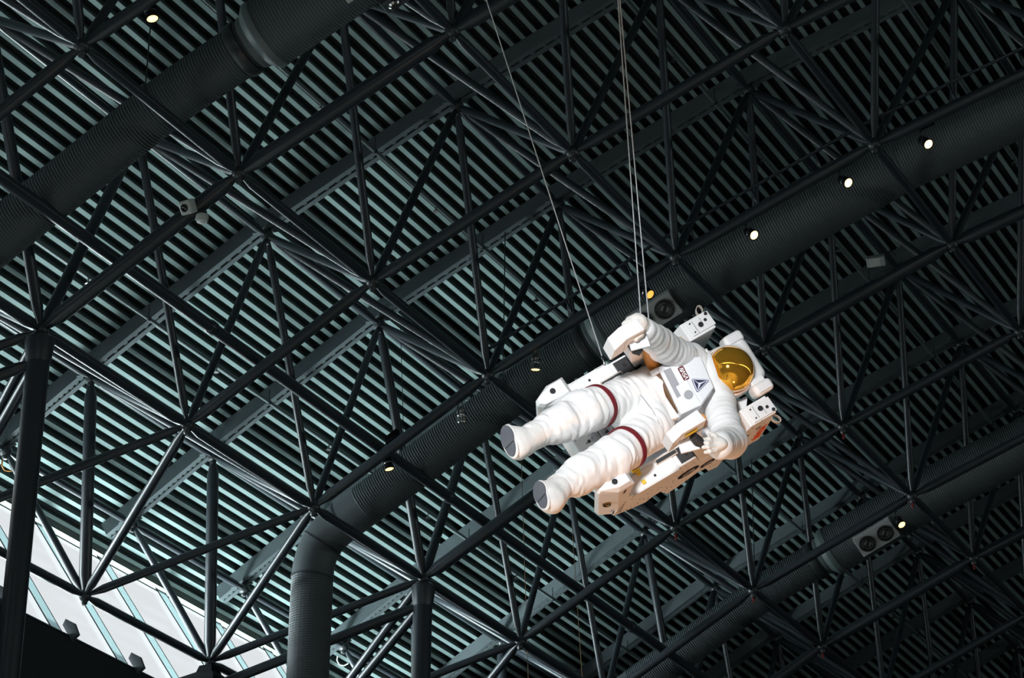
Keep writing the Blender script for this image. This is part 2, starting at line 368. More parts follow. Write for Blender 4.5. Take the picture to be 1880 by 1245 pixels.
for k in range(-14, 24):
    x = xm+k*.505
    if not X0+1 < x < XE-.2: continue
    a = W(x, YW, ZW); c = a+ld*Lh*.5
    m = MB().box(c+gn*.02, (.118, 0, 0), ld*Lh*.5, gn*.004).build('glazing_bar', 'frost', win, WO)
    g = MB()
    for sx in (-1, 1): g.box(c+gn*.022+np.array([sx*.124, 0, 0]), (.007, 0, 0), ld*Lh*.5, gn*.006)
    g.build('gasket', 'gasket', m, WO)
    bq = MB(); p = a+ld*Lh*1.0+np.array([.2, 0, 0])
    prof_b = [p+gn*.04+ld*.08, p+gn*.17+ld*.08, p+gn*.20-ld*.10, p+gn*.13-ld*.25, p+gn*.05-ld*.21]
    bq.prism(prof_b, (.05, 0, 0)); bq.build('bracket', 'bracket', win, WO)
# added unseen glazed opening in the same wall, lighting the roof from below
dr = bpy.data.objects.new('added_door_1', None); COL.objects.link(dr); DO = np.array([W((DX0+DX1)/2, 0, 0)[0], W(0, YS+.04, 0)[1], 0]); dr.location = DO; tag(dr, kind='structure')
MB().box(DO+np.array([0, 0, DZ/2]), (S*(DX1-DX0)/2, 0, 0), (0, .008, 0), (0, 0, DZ/2)).build('pane', 'glass', dr, DO)
fr_ = MB()
for x in np.linspace(DX0, DX1, 9): fr_.abox((W(x, 0, 0)[0]-.05, DO[1]-.08, 0), (W(x, 0, 0)[0]+.05, DO[1]+.08, DZ))
for z in (2.4, 4.7): fr_.abox((W(DX0, 0, 0)[0], DO[1]-.08, z-.05), (W(DX1, 0, 0)[0], DO[1]+.08, z+.05))
fr_.build('added_door_frame', 'tube', dr, DO)
# clerestory window on the far side of the hall (behind the camera)
win2 = bpy.data.objects.new('window_2', None); COL.objects.link(win2); yf = W(0, 2*-6.6-1.72, 0)[1]; win2.location = (W(7, 0, 0)[0], yf, zt+1); tag(win2, kind='structure')
WO2 = np.array(win2.location)
MB().box((W(7.5, 0, 0)[0], yf-.05, zt+.8), ((X1-X0)*S/2, 0, 0), (0, .006, 0), (0, 0, .85)).build('pane', 'glass', win2, WO2)
for k in range(0, 33, 2):
    MB().abox((W(X0+k, 0, 0)[0]-.06, yf-.1, zt), (W(X0+k, 0, 0)[0]+.06, yf+.05, zt+2.6)).build('mullion', 'tube', win2, WO2)
# ------------------------------------------------------------------ slotted roof beams on the upper joints
vis_b = []
for i in range(-3, 12):
    x = i+.5
    if any(inview(UW(x, j), UW(x, j+.3), -10) for j in np.arange(-1.9, 4.6, .3)): vis_b.append(x)
for q, x in enumerate(vis_b):
    js = np.arange(-1.75, 4.9, .0499)
    if q == 0: lab = 'grey slotted roof beam crossing the dark upper left corner'
    else: lab = 'grey slotted roof beam, %s from the upper left corner' % ORD[q]
    o0 = UW(x, 1.0, .03); rb = empty('roof_beam', o0, lab, 'beam', 'slotted beams under the roof deck')
    def strip(mb, xa, xb, wa, wb):
        rings = [[UW(x, j, wa)+np.array([xa, 0, 0]), UW(x, j, wa)+np.array([xb, 0, 0]), UW(x, j, wb)+np.array([xb, 0, 0]), UW(x, j, wb)+np.array([xa, 0, 0])] for j in js[::2]]
        mb.loft(rings, True, False); return mb
    for sx in (-1, 1):
        strip(MB(), sx*.092, sx*.100, .03, .098).build('web', 'beam', rb, o0)
        fl = strip(MB(), sx*.022, sx*.100, .027, .030); strip(fl, sx*.022, sx*.026, .030, .036); fl.build('flange', 'beam', rb, o0)
    sp = MB()
    for s in np.arange(-1.7, 4.8, PIT*1.02):
        p = UW(x, s, .0345); t = unit(UW(x, s+.02)-UW(x, s-.02)); nn = np.array([0, *Un(max(s, -1.4))])
        sp.box(p, (.03, 0, 0), t*.028, nn*.012)
    tag(sp.build('spacer', 'collar', rb, o0), 'pale spacer tabs in the slot', kind='stuff')
    st = MB()
    for u in UK[:-1]:
        p = UW(x, u); nn = np.array([0, *Un(max(u, -1.4))]); t = np.cross(np.array([1.0, 0, 0]), nn)
        st.tube(p+nn*.03, p+nn*.09, .05, n=10)
        for a in np.arange(4)*math.pi/2+.78:
            dd = np.array([1.0, 0, 0])*math.cos(a)+t*math.sin(a); st.box(p+nn*.075+dd*.11, dd*.07, np.cross(dd, nn)*.018, nn*.006)
    st.build('seat_bracket', 'pipe', rb, o0)
# sprinkler pipes under the deck and a long pipe in the frame
for q, jj in enumerate((-.095, 1.133, 2.362, 3.3)):
    a, b = UW(-3, jj, -.07), UW(12, jj, -.07)
    r0 = empty('sprinkler_pipe', a, 'thin sprinkler pipe under the roof ribs, %s row from the window' % ORD[q], 'pipe', 'sprinkler pipes under the deck')
    MB().tube(a, b, .028, n=10).build('pipe_run', 'pipe', r0, a)
    for k, x in enumerate(np.arange(-2.1, 12, 1.0)):
        p = a+(b-a)*((x+3)/15)
        if not (-40 < pix(p)[0] < IW+40 and -40 < pix(p)[1] < IH+40): continue
        h = MB(); h.tube(p, p+np.array([0, 0, -.07]), .012, n=8); h.lathe(p+np.array([0, 0, -.10]), (0, 0, 1), [(.04, 0), (.04, .008), (.015, .012), (.018, .04)], 10); h.build('sprinkler_head', 'chrome', r0, a)
        g = MB(); pt = p+np.array([S*.45, 0, 0]); g.tube(pt, pt+np.array([0, 0, .2]), .008, n=6); g.lathe(pt+np.array([-.02, 0, 0]), (1, 0, 0), [(.036, 0), (.036, .04)], 10); g.build('hanger', 'hub', r0, a)
mp = MB(); a, b = LW(-3, .38, .10), LW(12, .38, .10); mp.tube(a, b, .075, n=14)
for x in np.arange(-2.3, 12, 2.0):
    p = a+(b-a)*((x+3)/15); mp.lathe(p, (1, 0, 0), [(.076, 0), (.088, .02), (.088, .12), (.076, .14)], 14)
tag(mp.build('pipe', 'tube'), 'long dark straight pipe running above the lower chords near the column heads', 'pipe')
# ------------------------------------------------------------------ spiral ducts
def duct(x, lab, jc=1.40, jend=5.2, wup=.19, jbox=1.72, extra=False):
    base = LW(x, 1.0, wup); r0 = empty('duct', base, lab, 'duct', 'round spiral ducts in the roof frame')
    def run(j0, j1, rad, amp, name, m='duct'):
        pts = [LW(x, j, wup) for j in np.arange(j0, j1+.001, .04)]
        L = [0]
        for p, q in zip(pts[:-1], pts[1:]): L.append(L[-1]+np.linalg.norm(q-p))
        pit = .036; mb = MB(); N = int(L[-1]/pit); rings = []
        for k in range(N*4+1):
            s = k*pit/4; i = min(np.searchsorted(L, s, side='right')-1, len(pts)-2); t = (s-L[i])/(L[i+1]-L[i]); c = pts[i]*(1-t)+pts[i+1]*t
            dd = unit(pts[i+1]-pts[i]); xx = np.array([1.0, 0, 0]); yy = np.cross(dd, xx); ph = k % 4
            rings.append(mb.ring(c, xx, yy, rad+(0, amp, amp, 0)[ph], 30))
        mb.loft(rings, True, False)
        for q in range(len(mb.sm)): mb.sm[q] = False
        return mb.build(name, m, r0, base)
    run(.06, jc-.02, .288, .010, 'duct_run'); run(jc+.02, jend, .40, .005, 'duct_run')
    dd = unit(LW(x, jc+.1, wup)-LW(x, jc-.1, wup))
    MB().lathe(LW(x, jc-.035, wup), dd, [(.30, -.02), (.318, .0), (.318, .05), (.405, .13), (.412, .15), (.412, .22), (.395, .23)], 36).build('collar', 'collar', r0, base)
    MB().lathe(LW(x, jc-.10, wup), dd, [(.318, 0), (.325, .02), (.325, .10), (.318, .12)], 36).build('band', 'hub', r0, base)
    # elbow and drop
    p0 = LW(x, .06, wup); d0 = unit(LW(x, 0, wup)-LW(x, .3, wup)); dn = np.array([0, 0, -1.0])
    q1 = p0+d0*.55; q2 = q1+dn*.75; q1b = q1-dn*0
    el = MB(); pts = [p0, p0+d0*.36]
    for t in np.linspace(0, 1, 6): pts.append((1-t)**2*(p0+d0*.46)+2*t*(1-t)*(p0+d0*.90)+t*t*(p0+d0*.90+dn*.50))
    el.path(pts, .290, 30); eo = el.build('elbow', 'duct', r0, base)
    rg = MB()
    for k in (1, 4, 7):
        c = pts[k]; dd = unit(pts[min(k+1, len(pts)-1)]-pts[k-1]); xx = np.array([1.0, 0, 0]); yy = unit(np.cross(dd, xx))
        rg.loft([rg.ring(c+dd*h, xx, yy, r, 30) for h, r in ((-.015, .290), (-.012, .298), (.012, .298), (.015, .290))], False)
    rg.build('seam_ring', 'hub', eo, base)
    v0 = pts[-1]; mb = MB(); N = int((v0[2]-4.0)/.036); rings = []
    for k in range(N*4+1):
        rings.append(mb.ring(v0+dn*k*.036/4, np.array([1.0, 0, 0]), np.array([0, -1.0, 0]), .286+(0, .005, .005, 0)[k % 4], 30))
    mb.loft(rings, True, False); mb.sm = [False]*len(mb.sm); mb.build('drop', 'duct', r0, base)
    # box diffuser with two round vents on the under side of the large run
    def diffuser(j):
        t = unit(LW(x, j+.05, wup)-LW(x, j-.05, wup)); c = LW(x, j, wup); dnn = np.array([0, -Ln(j)[0], -Ln(j)[1]]); xx = np.array([1.0, 0, 0])
        vn = unit(dnn*.72+np.array([-.60, 0, 0])); xx = unit(np.cross(t, vn)); pc = c+vn*.42
        bo = MB().box(pc, t*.34, xx*.175, vn*.055).build('diffuser', 'diff', r0, base, bevel=.008)
        for s in (-1, 1):
            vc = pc+t*.165*s+vn*.055; v = MB()
            for r_, w_ in ((.135, .020), (.104, .010), (.074, .012)):
                v.lathe(vc, vn, [(r_-w_, 0), (r_-w_, .03), (r_, .03), (r_, 0)], 26, False)
            v.build('vent', 'mmudark', bo, base); MB().lathe(vc, vn, [(.0, .004), (.118, .004), (.118, -.01)], 26, False).build('vent_plate', 'devgrey', bo, base)
            MB().box(vc+vn*.02, unit(t+xx)*.018, unit(t-xx)*.075, vn*.012).build('vane', 'mmudark', bo, base)
    diffuser(jbox)
    if extra:
        j = 1.84; c = LW(x, j+.12, wup); h = MB(); t = unit(LW(x, j+.2, wup)-LW(x, j, wup)); dnn = np.array([0, -Ln(j)[0], -Ln(j)[1]]); xx = np.array([1.0, 0, 0])
        pc = c+xx*.47+dnn*.06; h.box(pc, t*.35, xx*.10, dnn*.20); h.build('side_box', 'duct', r0, base, bevel=.02)
        for s in (-.22, .12): MB().lathe(pc+t*s+dnn*.2, dnn, [(.06, 0), (.07, .02), (.05, .04)], 14).build('clip', 'chrome', r0, base)
    # hanger rods
    for j in (.95,):
        rad = .31 if j < jc else .41
        hr = MB(); c = LW(x, j, wup); dd = unit(LW(x, j+.05, wup)-LW(x, j-.05, wup)); yy = np.cross(dd, np.array([1.0, 0, 0]))
        hr.loft([hr.ring(c+dd*h, np.array([1.0, 0, 0]), yy, rad+.012, 30) for h in (-.02, .02)], False)
        for sx in (-1,): hr.tube(c+np.array([sx*rad, 0, 0]), np.array([c[0]+sx*rad, c[1], W(0, 0, Up(j+.3)[1])[2]-.1]), .009, n=6)
        hr.build('hanger', 'hub', r0, base)
duct(.66, 'dark ribbed round duct across the upper left corner of the roof', jc=1.40, jbox=1.90, extra=True)
duct(3.5, 'dark ribbed round duct behind the astronaut, bending down into a vertical drop', jc=1.42, jbox=1.715)
duct(6.5, 'dark ribbed round duct at the lower right below the astronaut', wup=.22, jc=1.36, jbox=1.66)
# ------------------------------------------------------------------ spotlights, devices, cables
def spot(x, j, px, py, m, lab, tilt=(0, 0, -1), lit=True):
    c = hit(px, py, LW(x+.03, j), np.array([1.0, 0, 0])); ch = LW(x, j); ch = ch+(LW(x, j+.1)-ch)*0
    d = unit(tilt); r0 = empty('spotlight', c, lab, 'lamp', 'spotlights under the roof frame')
    top = c-d*.20
    MB().lathe(top, d, [(.03, 0), (.05, .015), (.058, .05), (.052, .055), (.058, .065), (.052, .075), (.06, .09), (.06, .17), (.066, .178), (.066, .20), (.058, .20)], 20, False).build('housing', 'black' if lit else 'chrome', r0, c)
    MB().lathe(top+d*.10, d, [(.061, 0), (.063, .01), (.061, .02)], 20, False).build('ring', 'chrome', r0, c)
    MB().lathe(c-d*.008, d, [(.0, .004), (.03, .004), (.058, 0)], 20, False).build('lens', m, r0, c)
    y = MB(); s = unit(np.cross(d, (0, 1, 0.3)))
    hang = top+np.array([0, 0, .10])
    for sx in (-1, 1): y.path([c-d*.11+s*.064*sx, c-d*.2+s*.07*sx, hang+s*.02*sx], .008, 6)
    y.tube(hang, hang+np.array([0, 0, .06]), .015, n=8); y.build('yoke', 'hub', r0, c)
    bx = MB(); k = LW(x, j, -.02); t = unit(LW(x, j+.05)-LW(x, j-.05)); pb = hang+np.array([0, 0, .10])+t*.10
    bx.box(pb, t*.09, (.045, 0, 0), (0, 0, .06)); bx.build('ballast_box', 'black', r0, c, bevel=.006)
    MB().path([hang+np.array([0, 0, .04]), pb, pb*.5+k*.5, k], .012, 8).build('clamp', 'hub', r0, c)
SP = [(3, .41, 715, 862, 'bulb', 'warm lit spotlight over the ribbed duct near its elbow', (.1, -.25, -1)),
      (3, 1.23, 983, 679, 'bulb', 'chrome lit spotlight hanging left of the astronaut, near the floating boots', (.15, .1, -1)),
      (3, 1.83, 1194, 541, 'bulbdim', 'dim amber spotlight above the raised glove of the astronaut', (-.2, -.75, -.75)),
      (3, 2.37, 1385, 432, 'bulbhot', 'bright spotlight, nearest to the astronaut of the three on the upper right', (-.35, -.7, -.65)),
      (3, 2.85, 1558, 336, 'bulbhot', 'bright spotlight, middle one of the three on the upper right', (-.35, -.7, -.65)),
      (3, 3.23, 1705, 265, 'bulbhot', 'bright spotlight, uppermost of the three on the upper right', (-.35, -.6, -.7)),
      (0, 1.33, 280, 35, 'bulb', 'warm spotlight alone in the dark upper left corner', (0, -.3, -1)),
      (6, 1.95, 1656, 964, 'bulb', 'warm spotlight beside the round vents on the lower right duct', (-.3, -.55, -.8)),
      (3, .88, 848, 775, 'lensoff', 'unlit chrome spotlight under the chord left of the boots', (.45, .1, -.9))]
for q, (x, j, px, py, m, lab, tl) in enumerate(SP): spot(x, j, px, py, m, lab, tl, m != 'lensoff' and q != 1)
gr = MB(); gp_ = [LW(3, j, .115) for j in np.arange(1.02, 4.4, .06)]; gr.path(gp_, .022, 8)
gr0 = empty('guard_rail', gp_[0], 'thin dark rail running above the chord that carries the row of spotlights', 'rail'); gr.build('rail_tube', 'tube', gr0, gp_[0])
for j in np.arange(1.15, 4.3, .32): MB().tube(LW(3, j, .02), LW(3, j, .118), .013, n=8).build('post', 'tube', gr0, gp_[0])
# pale camera box and small dome on the chord, pale box lamp
p = hit(345, 380, LW(.945, .72), (1, 0, 0)); t = unit(LW(1, .8)-LW(1, .7)); vx = -unit(ray(346, 381)); ax = unit(np.cross(t, vx)); fw = unit(vx*.8-t*.5-np.array([.3, 0, 0])); ax = unit(np.cross(np.array([0, 0, 1.0]), fw)); up = np.cross(fw, ax)
r0 = empty('camera', p, 'pale square camera box with a round dark lens on a roof chord', 'camera')
MB().box(p, ax*.075, up*.08, fw*.07).build('housing', 'devwhite', r0, p, bevel=.02)
MB().lathe(p+fw*.071, fw, [(.04, 0), (.045, .012), (.034, .012), (.0, .004)], 20).build('lens', 'lensoff', r0, p)
q_ = LW(1, .735); MB().path([p-fw*.05, p-fw*.10+(q_-p)*.3, q_], .028, 10).build('bracket', 'hub', r0, p)
p = hit(371, 403, LW(1, .80, -.04), (1, 0, 0)); r0 = empty('smoke_detector', p, 'small pale round dome under a roof chord beside the camera box', 'detector')
MB().lathe(p, (0, 0, -1), [(.0, -.05), (.07, -.05), (.075, -.02), (.06, .03), (.0, .045)], 20).build('dome', 'devwhite', r0, p)
MB().tube(p+np.array([0, 0, .04]), p+np.array([0, 0, .10]), .05, n=14).build('base', 'hub', r0, p)
p = hit(1608, 479, LW(4, 2.62, .12), (1, 0, 0)); r0 = empty('wall_light', p, 'pale grey box shaped lamp hanging among the dark ribs at the upper right', 'lamp')
r0.name = 'box_lamp'
vd = -unit(ray(1608, 479)); rx = unit(R[0]*.97-R[1]*.2); fz = unit(vd+np.array([0, 0, -.5])); rx = unit(rx-fz*np.dot(rx, fz)); uy = np.cross(fz, rx)
MB().box(p, rx*.125, uy*.07, fz*.06).build('housing', 'devgrey', r0, p, bevel=.015)
MB().box(p+fz*.061-rx*.02, rx*.075, uy*.058, fz*.004).build('lens_cover', 'devwhite', r0, p)
MB().path([p-fz*.05+rx*.1, p+rx*.2+np.array([0, 0, .12]), p+rx*.28+np.array([0, 0, .02])], .012, 8).build('bracket', 'hub', r0, p)
# dark hood lamp under the window brace
p = Bnode(4)+np.array([0, 0, -.17]); r0 = empty('hood_lamp', p, 'black angular lamp hood hanging under the brace joint in front of the window', 'lamp')
MB().loft([[p+np.array([a*sx, b*sy, h]) for sx, sy in ((-1, -1), (1, -1), (1, 1), (-1, 1))] for a, b, h in ((.10, .10, .10), (.13, .13, .0), (.42, .36, -.18), (.42, .36, -.42))], True, False).build('hood', 'black', r0, p)
MB().tube(p+np.array([0, 0, .09]), p+np.array([0, 0, .16]), .03, n=10).build('stem', 'hub', r0, p)
MB().box(p+np.array([0, 0, -.425]), (.38, 0, 0), (0, .32, 0), (0, 0, .006)).build('lens', 'lensoff', r0, p)
# little looped wires at the eave joints
for (px, py, nd, lab) in ((14, 858, Unode(2.5, -1.5), 'short looped orange wire at the eave joint near the left column'), (628, 1216, Unode(5.5, -1.5), 'short looped pale wire at the eave joint right of the vertical duct')):
    c = hit(px, py, nd, (0, 1, 0)); rr = R[0]; dd = -R[1]; mb = MB()
    mb.path([c+rr*(-.07)+dd*.10, c+rr*(-.08)+dd*.03, c+rr*(-.04)-dd*.04, c+rr*.03-dd*.055, c+rr*.10-dd*.02], .012, 8)
    tag(mb.build('wire', 'amber' if px < 100 else 'devwhite'), lab, 'wire')
# ------------------------------------------------------------------ frame of the floating astronaut
KU = .862; AD = 4853.871/290.0
apx, apy = 1222.7, 756.0
AO = CAM+ray(apx, apy)*AD
vz = -ray(apx, apy); vx = unit(R[0]-vz*np.dot(R[0], vz)); vy = np.cross(vz, vx)
def orth(a): return a[0]*vx+a[1]*vy+a[2]*vz
uL = unit(orth((.557, -.802, .218))); uN = orth((.162, .361, .914)); uN = unit(uN-uL*np.dot(uN, uL)); uU = np.cross(uL, -uN); uU = uU if np.dot(uU, orth((.814, .476, -.333))) > 0 else -uU
def T(l, n, u): return np.array([l, -n, u])*KU               # local metres (x = wearer's left, -y = front, z = head)
MWm = np.eye(4); MWm[:3, 0] = uL; MWm[:3, 1] = -uN; MWm[:3, 2] = uU; MWm[:3, 3] = AO
AM = Matrix(MWm.tolist())
def toloc(p): q = np.asarray(p)-AO; return np.array([np.dot(q, uL), np.dot(q, uN), np.dot(q, uU)])/KU
def A(px, py, n): return toloc(hit(px, py, AO+uN*n*KU, uN))   # (l, n, u) seen at a pixel, at a given forward offset
def Al(px, py, l): return toloc(hit(px, py, AO+uL*l*KU, uL))
def T3(q): return T(*q)
vcam = toloc(AO+vz); vcam = unit(vcam)                        # towards the viewer, in (l, n, u)
# ------------------------------------------------------------------ signed distance modelling of cloth bodies
def capsule(P, a, b, ra, rb):
    a = np.asarray(a); b = np.asarray(b); ba = b-a; h = np.clip(((P-a)@ba)/max(ba@ba, 1e-9), 0, 1)
    return np.linalg.norm(P-a-h[..., None]*ba, axis=-1)-(ra+(rb-ra)*h)
def ellip(P, c, r, A3=None):
    q = P-np.asarray(c)
    if A3 is not None: q = q@np.asarray(A3).T
    k = np.linalg.norm(q/np.asarray(r), axis=-1); return (k-1)*min(r)
def rbox(P, c, h, rad, A3=None):
    q = P-np.asarray(c)
    if A3 is not None: q = q@np.asarray(A3).T
    q = np.abs(q)-(np.asarray(h)-rad); return np.linalg.norm(np.maximum(q, 0), axis=-1)+np.minimum(np.max(q, axis=-1), 0)-rad
def smin(a, b, k):
    h = np.clip(.5+.5*(b-a)/k, 0, 1); return b*(1-h)+a*h-k*h*(1-h)
def surfnet(fn, lo, hi, h):
    lo = np.asarray(lo); n = np.ceil((np.asarray(hi)-lo)/h).astype(int)+1
    ax = [lo[i]+h*np.arange(n[i]) for i in range(3)]
    f = np.empty(n)
    for i in range(0, n[0], 12):
        g = np.stack(np.meshgrid(ax[0][i:i+12], ax[1], ax[2], indexing='ij'), -1); f[i:i+12] = fn(g)
    s = f < 0; cn = n-1; acc = np.zeros((*cn, 3)); num = np.zeros(cn)
    base = np.stack(np.meshgrid(*[np.arange(k) for k in cn], indexing='ij'), -1).astype(float)
    corners = [(a, b, c) for a in (0, 1) for b in (0, 1) for c in (0, 1)]
    for c0 in corners:
        for a in range(3):
            if c0[a]: continue
            c1 = list(c0); c1[a] = 1
            sl0 = tuple(slice(c0[i], c0[i]+cn[i]) for i in range(3)); sl1 = tuple(slice(c1[i], c1[i]+cn[i]) for i in range(3))
            cr = s[sl0] != s[sl1]; f0 = f[sl0]; f1 = f[sl1]
            t = np.where(cr, f0/np.where(cr, f0-f1, 1), 0); p = base+np.asarray(c0, float); p[..., a] += t
            acc += np.where(cr[..., None], p, 0); num += cr
    m = num > 0; idx = -np.ones(cn, int); idx[m] = np.arange(m.sum()); V = lo+h*(acc[m]/num[m][:, None]); Fq = []
    for a in range(3):
        b, c = (a+1) % 3, (a+2) % 3
        sh = [slice(None)]*3; sh1 = [slice(None)]*3; sh[a] = slice(0, n[a]-1); sh1[a] = slice(1, n[a])
        for q in (b, c): sh[q] = slice(1, n[q]-1); sh1[q] = slice(1, n[q]-1)
        s0 = s[tuple(sh)]; s1 = s[tuple(sh1)]; I = np.argwhere(s0 != s1); fl = s0[tuple(I.T)]
        for q in (b, c): I[:, q] += 1
        def g(db, dc):
            J = I.copy(); J[:, b] += db; J[:, c] += dc; return idx[tuple(J.T)]
        Q = np.stack([g(-1, -1), g(0, -1), g(0, 0), g(-1, 0)], 1); Q[~fl] = Q[~fl][:, ::-1]; Fq.append(Q)
    return V, np.concatenate(Fq)
def sdf_obj(name, fn, lo, hi, h, m, parent, disp=None, smooth_it=2):
    V, Fq = surfnet(fn, lo, hi, h)
    me = bpy.data.meshes.new(name); me.from_pydata([tuple(T(*v)) for v in V], [], Fq.tolist()); me.update()
    bm = bmesh.new(); bm.from_mesh(me)
    for _ in range(smooth_it): bmesh.ops.smooth_vert(bm, verts=bm.verts, factor=.5, use_axis_x=True, use_axis_y=True, use_axis_z=True)
    bmesh.ops.recalc_face_normals(bm, faces=bm.faces); bm.normal_update()
    if disp:
        off = [disp(np.array([v.co.x, -v.co.y, v.co.z])/KU) for v in bm.verts]
        nn = [v.normal.copy() for v in bm.verts]
        for v, o, q in zip(bm.verts, off, nn): v.co += q*o
        bmesh.ops.smooth_vert(bm, verts=bm.verts, factor=.4, use_axis_x=True, use_axis_y=True, use_axis_z=True)
    for fc in bm.faces: fc.smooth = True
    bm.to_mesh(me); bm.free(); me.materials.append(M[m])
    o = bpy.data.objects.new(name, me); COL.objects.link(o); o.parent = parent; return o
# ------------------------------------------------------------------ the astronaut
person = empty('person', None, 'person in a white spacesuit with gold visor and red leg stripes, floating below the roof', 'person', mw=AM)
c_ = lambda px, py, n: A(px, py, n)
pel = c_(1170, 748, .22); hipR = c_(1155, 733, .26); hipL = c_(1193, 783, .26)
bandR = c_(1097, 747, .47); bandL = c_(1150, 823, .47)
kneeR = c_(1072, 758, .56); kneeL = c_(1122, 842, .56)
calfR = c_(1022, 780, .66); calfL = c_(1068, 872, .66)
ankR = c_(975, 802, .76); ankL = c_(1021, 899, .76)
waist = c_(1203, 722, .20); chest = c_(1255, 706, .17); neck = c_(1300, 694, .15)
shR = c_(1273, 668, .20); shL = c_(1318, 738, .20)
elR = c_(1216, 634, .55); wrR = c_(1182, 606, .88)
elL = c_(1339, 811, .42); wrL = c_(1322, 818, .78)
def body(P):
    legs = None
    for h, b, k, cf, an in ((hipR, bandR, kneeR, calfR, ankR), (hipL, bandL, kneeL, calfL, ankL)):
        d = capsule(P, h, b, .175, .138)
        d = smin(d, capsule(P, b, k, .148, .150), .025)
        d = smin(d, capsule(P, k, cf, .150, .128), .04); d = smin(d, capsule(P, cf, an, .128, .098), .03)
        legs = d if legs is None else smin(legs, d, .03)
    t = ellip(P, pel, (.235, .185, .20)); t = smin(t, capsule(P, pel, waist, .205, .215), .06)
    t = smin(t, ellip(P, hipR, (.165, .17, .17)), .05); t = smin(t, ellip(P, hipL, (.165, .17, .17)), .05)
    t = smin(t, legs, .05)
    u = rbox(P, chest, (.245, .155, .25), .11); u = smin(u, capsule(P, chest, neck, .19, .16), .06)
    t = smin(t, u, .03)
    for sh, el, wr, r in ((shR, elR, wrR, .112), (shL, elL, wrL, .118)):
        a = ellip(P, sh, (.125, .125, .125)); a = smin(a, capsule(P, sh, el, .122, r), .05); a = smin(a, capsule(P, el, wr, r*1.02, .098), .04)
        t = smin(t, a, .05)
    return t
segs = [(hipR, bandR, .17), (bandR, kneeR, .15), (kneeR, calfR, .14), (calfR, ankR, .12), (hipL, bandL, .17), (bandL, kneeL, .15), (kneeL, calfL, .14), (calfL, ankL, .12),
        (shR, elR, .13), (elR, wrR, .12), (shL, elL, .13), (elL, wrL, .12), (pel, waist, .22)]
def folds(p):
    best = None
    for k, (a, b, r) in enumerate(segs):
        ba = b-a; t = np.dot(p-a, ba)/np.dot(ba, ba); tc = min(max(t, 0), 1); dd = np.linalg.norm(p-a-tc*ba)/r
        if best is None or dd < best[0]: best = (dd, k, tc*np.linalg.norm(ba), a, ba)
    dd, k, s, a, ba = best
    ax = unit(ba); rel = p-a; perp = rel-ax*np.dot(rel, ax)
    n1 = mnoise.noise(Vector(perp*5.0)+Vector((k*3.1, s*1.5, 0)))
    ring = mnoise.noise(Vector((s*15.0+n1*1.3, k*7.7, np.arctan2(perp[0], perp[1])*.55)))
    big = mnoise.noise(Vector(p*6.0)+Vector((9, 2, 1)))
    amp = .019 if k not in (0, 4, 8, 9, 10, 11, 12) else (.009 if k in (0, 4, 12) else .0035)
    fine = mnoise.noise(Vector((s*34.0, k*2.2+perp[0]*9, perp[1]*9)))
    return (abs(ring)*1.5-.35)*amp+big*.009+fine*.0055
lo = np.min([pel, ankR, ankL, wrR, wrL, elL, neck, shL, shR], axis=0)-.27; hi = np.max([pel, ankR, ankL, wrR, wrL, elL, neck, shL, shR], axis=0)+.27
suit = sdf_obj('suit', body, lo, hi, .0115, 'cloth', person, folds)
# red leg stripes
def bandmesh(c, axis, r, name, m, w=.021, rx=1.0, off=0.0, tilt=None):
    ax = unit(axis if tilt is None else unit(axis)+tilt); x = unit(np.cross(ax, [.3, 1, .2])); y = np.cross(ax, x); mb = MB(); rings = []
    for h, rr in ((-w, r*.985), (-w, r+.006), (w, r+.006), (w, r*.985)):
        rings.append([T3(c+ax*h+x*(rr*math.cos(2*math.pi*i/48))+y*(rr*math.sin(2*math.pi*i/48))) for i in range(48)])
    mb.loft(rings+[rings[0]], False); return mb.build(name, m, suit)
bandmesh(bandR, kneeR-bandR, .156, 'leg_stripe', 'redband')
bandmesh(bandL, kneeL-bandL, .156, 'leg_stripe', 'redband')
# front seam and flap of the lower suit
mb = MB(); pts = []
for px, py in ((1148, 700), (1163, 712), (1180, 730), (1197, 752), (1209, 775), (1219, 800)):
    q = c_(px, py, .6); pts.append(q)
def project_in(q, fn, start=1.2):                            # slide a point along the sight line onto a surface
    v = unit(vcam); lo_, hi_ = -.9, start; ts = np.linspace(hi_, lo_, 500); Pq = q+ts[:, None]*v; f = fn(Pq); k = np.argmax(f < 0)
    return Pq[k] if f[k] < 0 else q
pts2 = [project_in(q, body)+vcam*.004 for q in pts]
mb.path([T3(q) for q in pts2], .0028, 6); mb.build('seam', 'grey', suit)
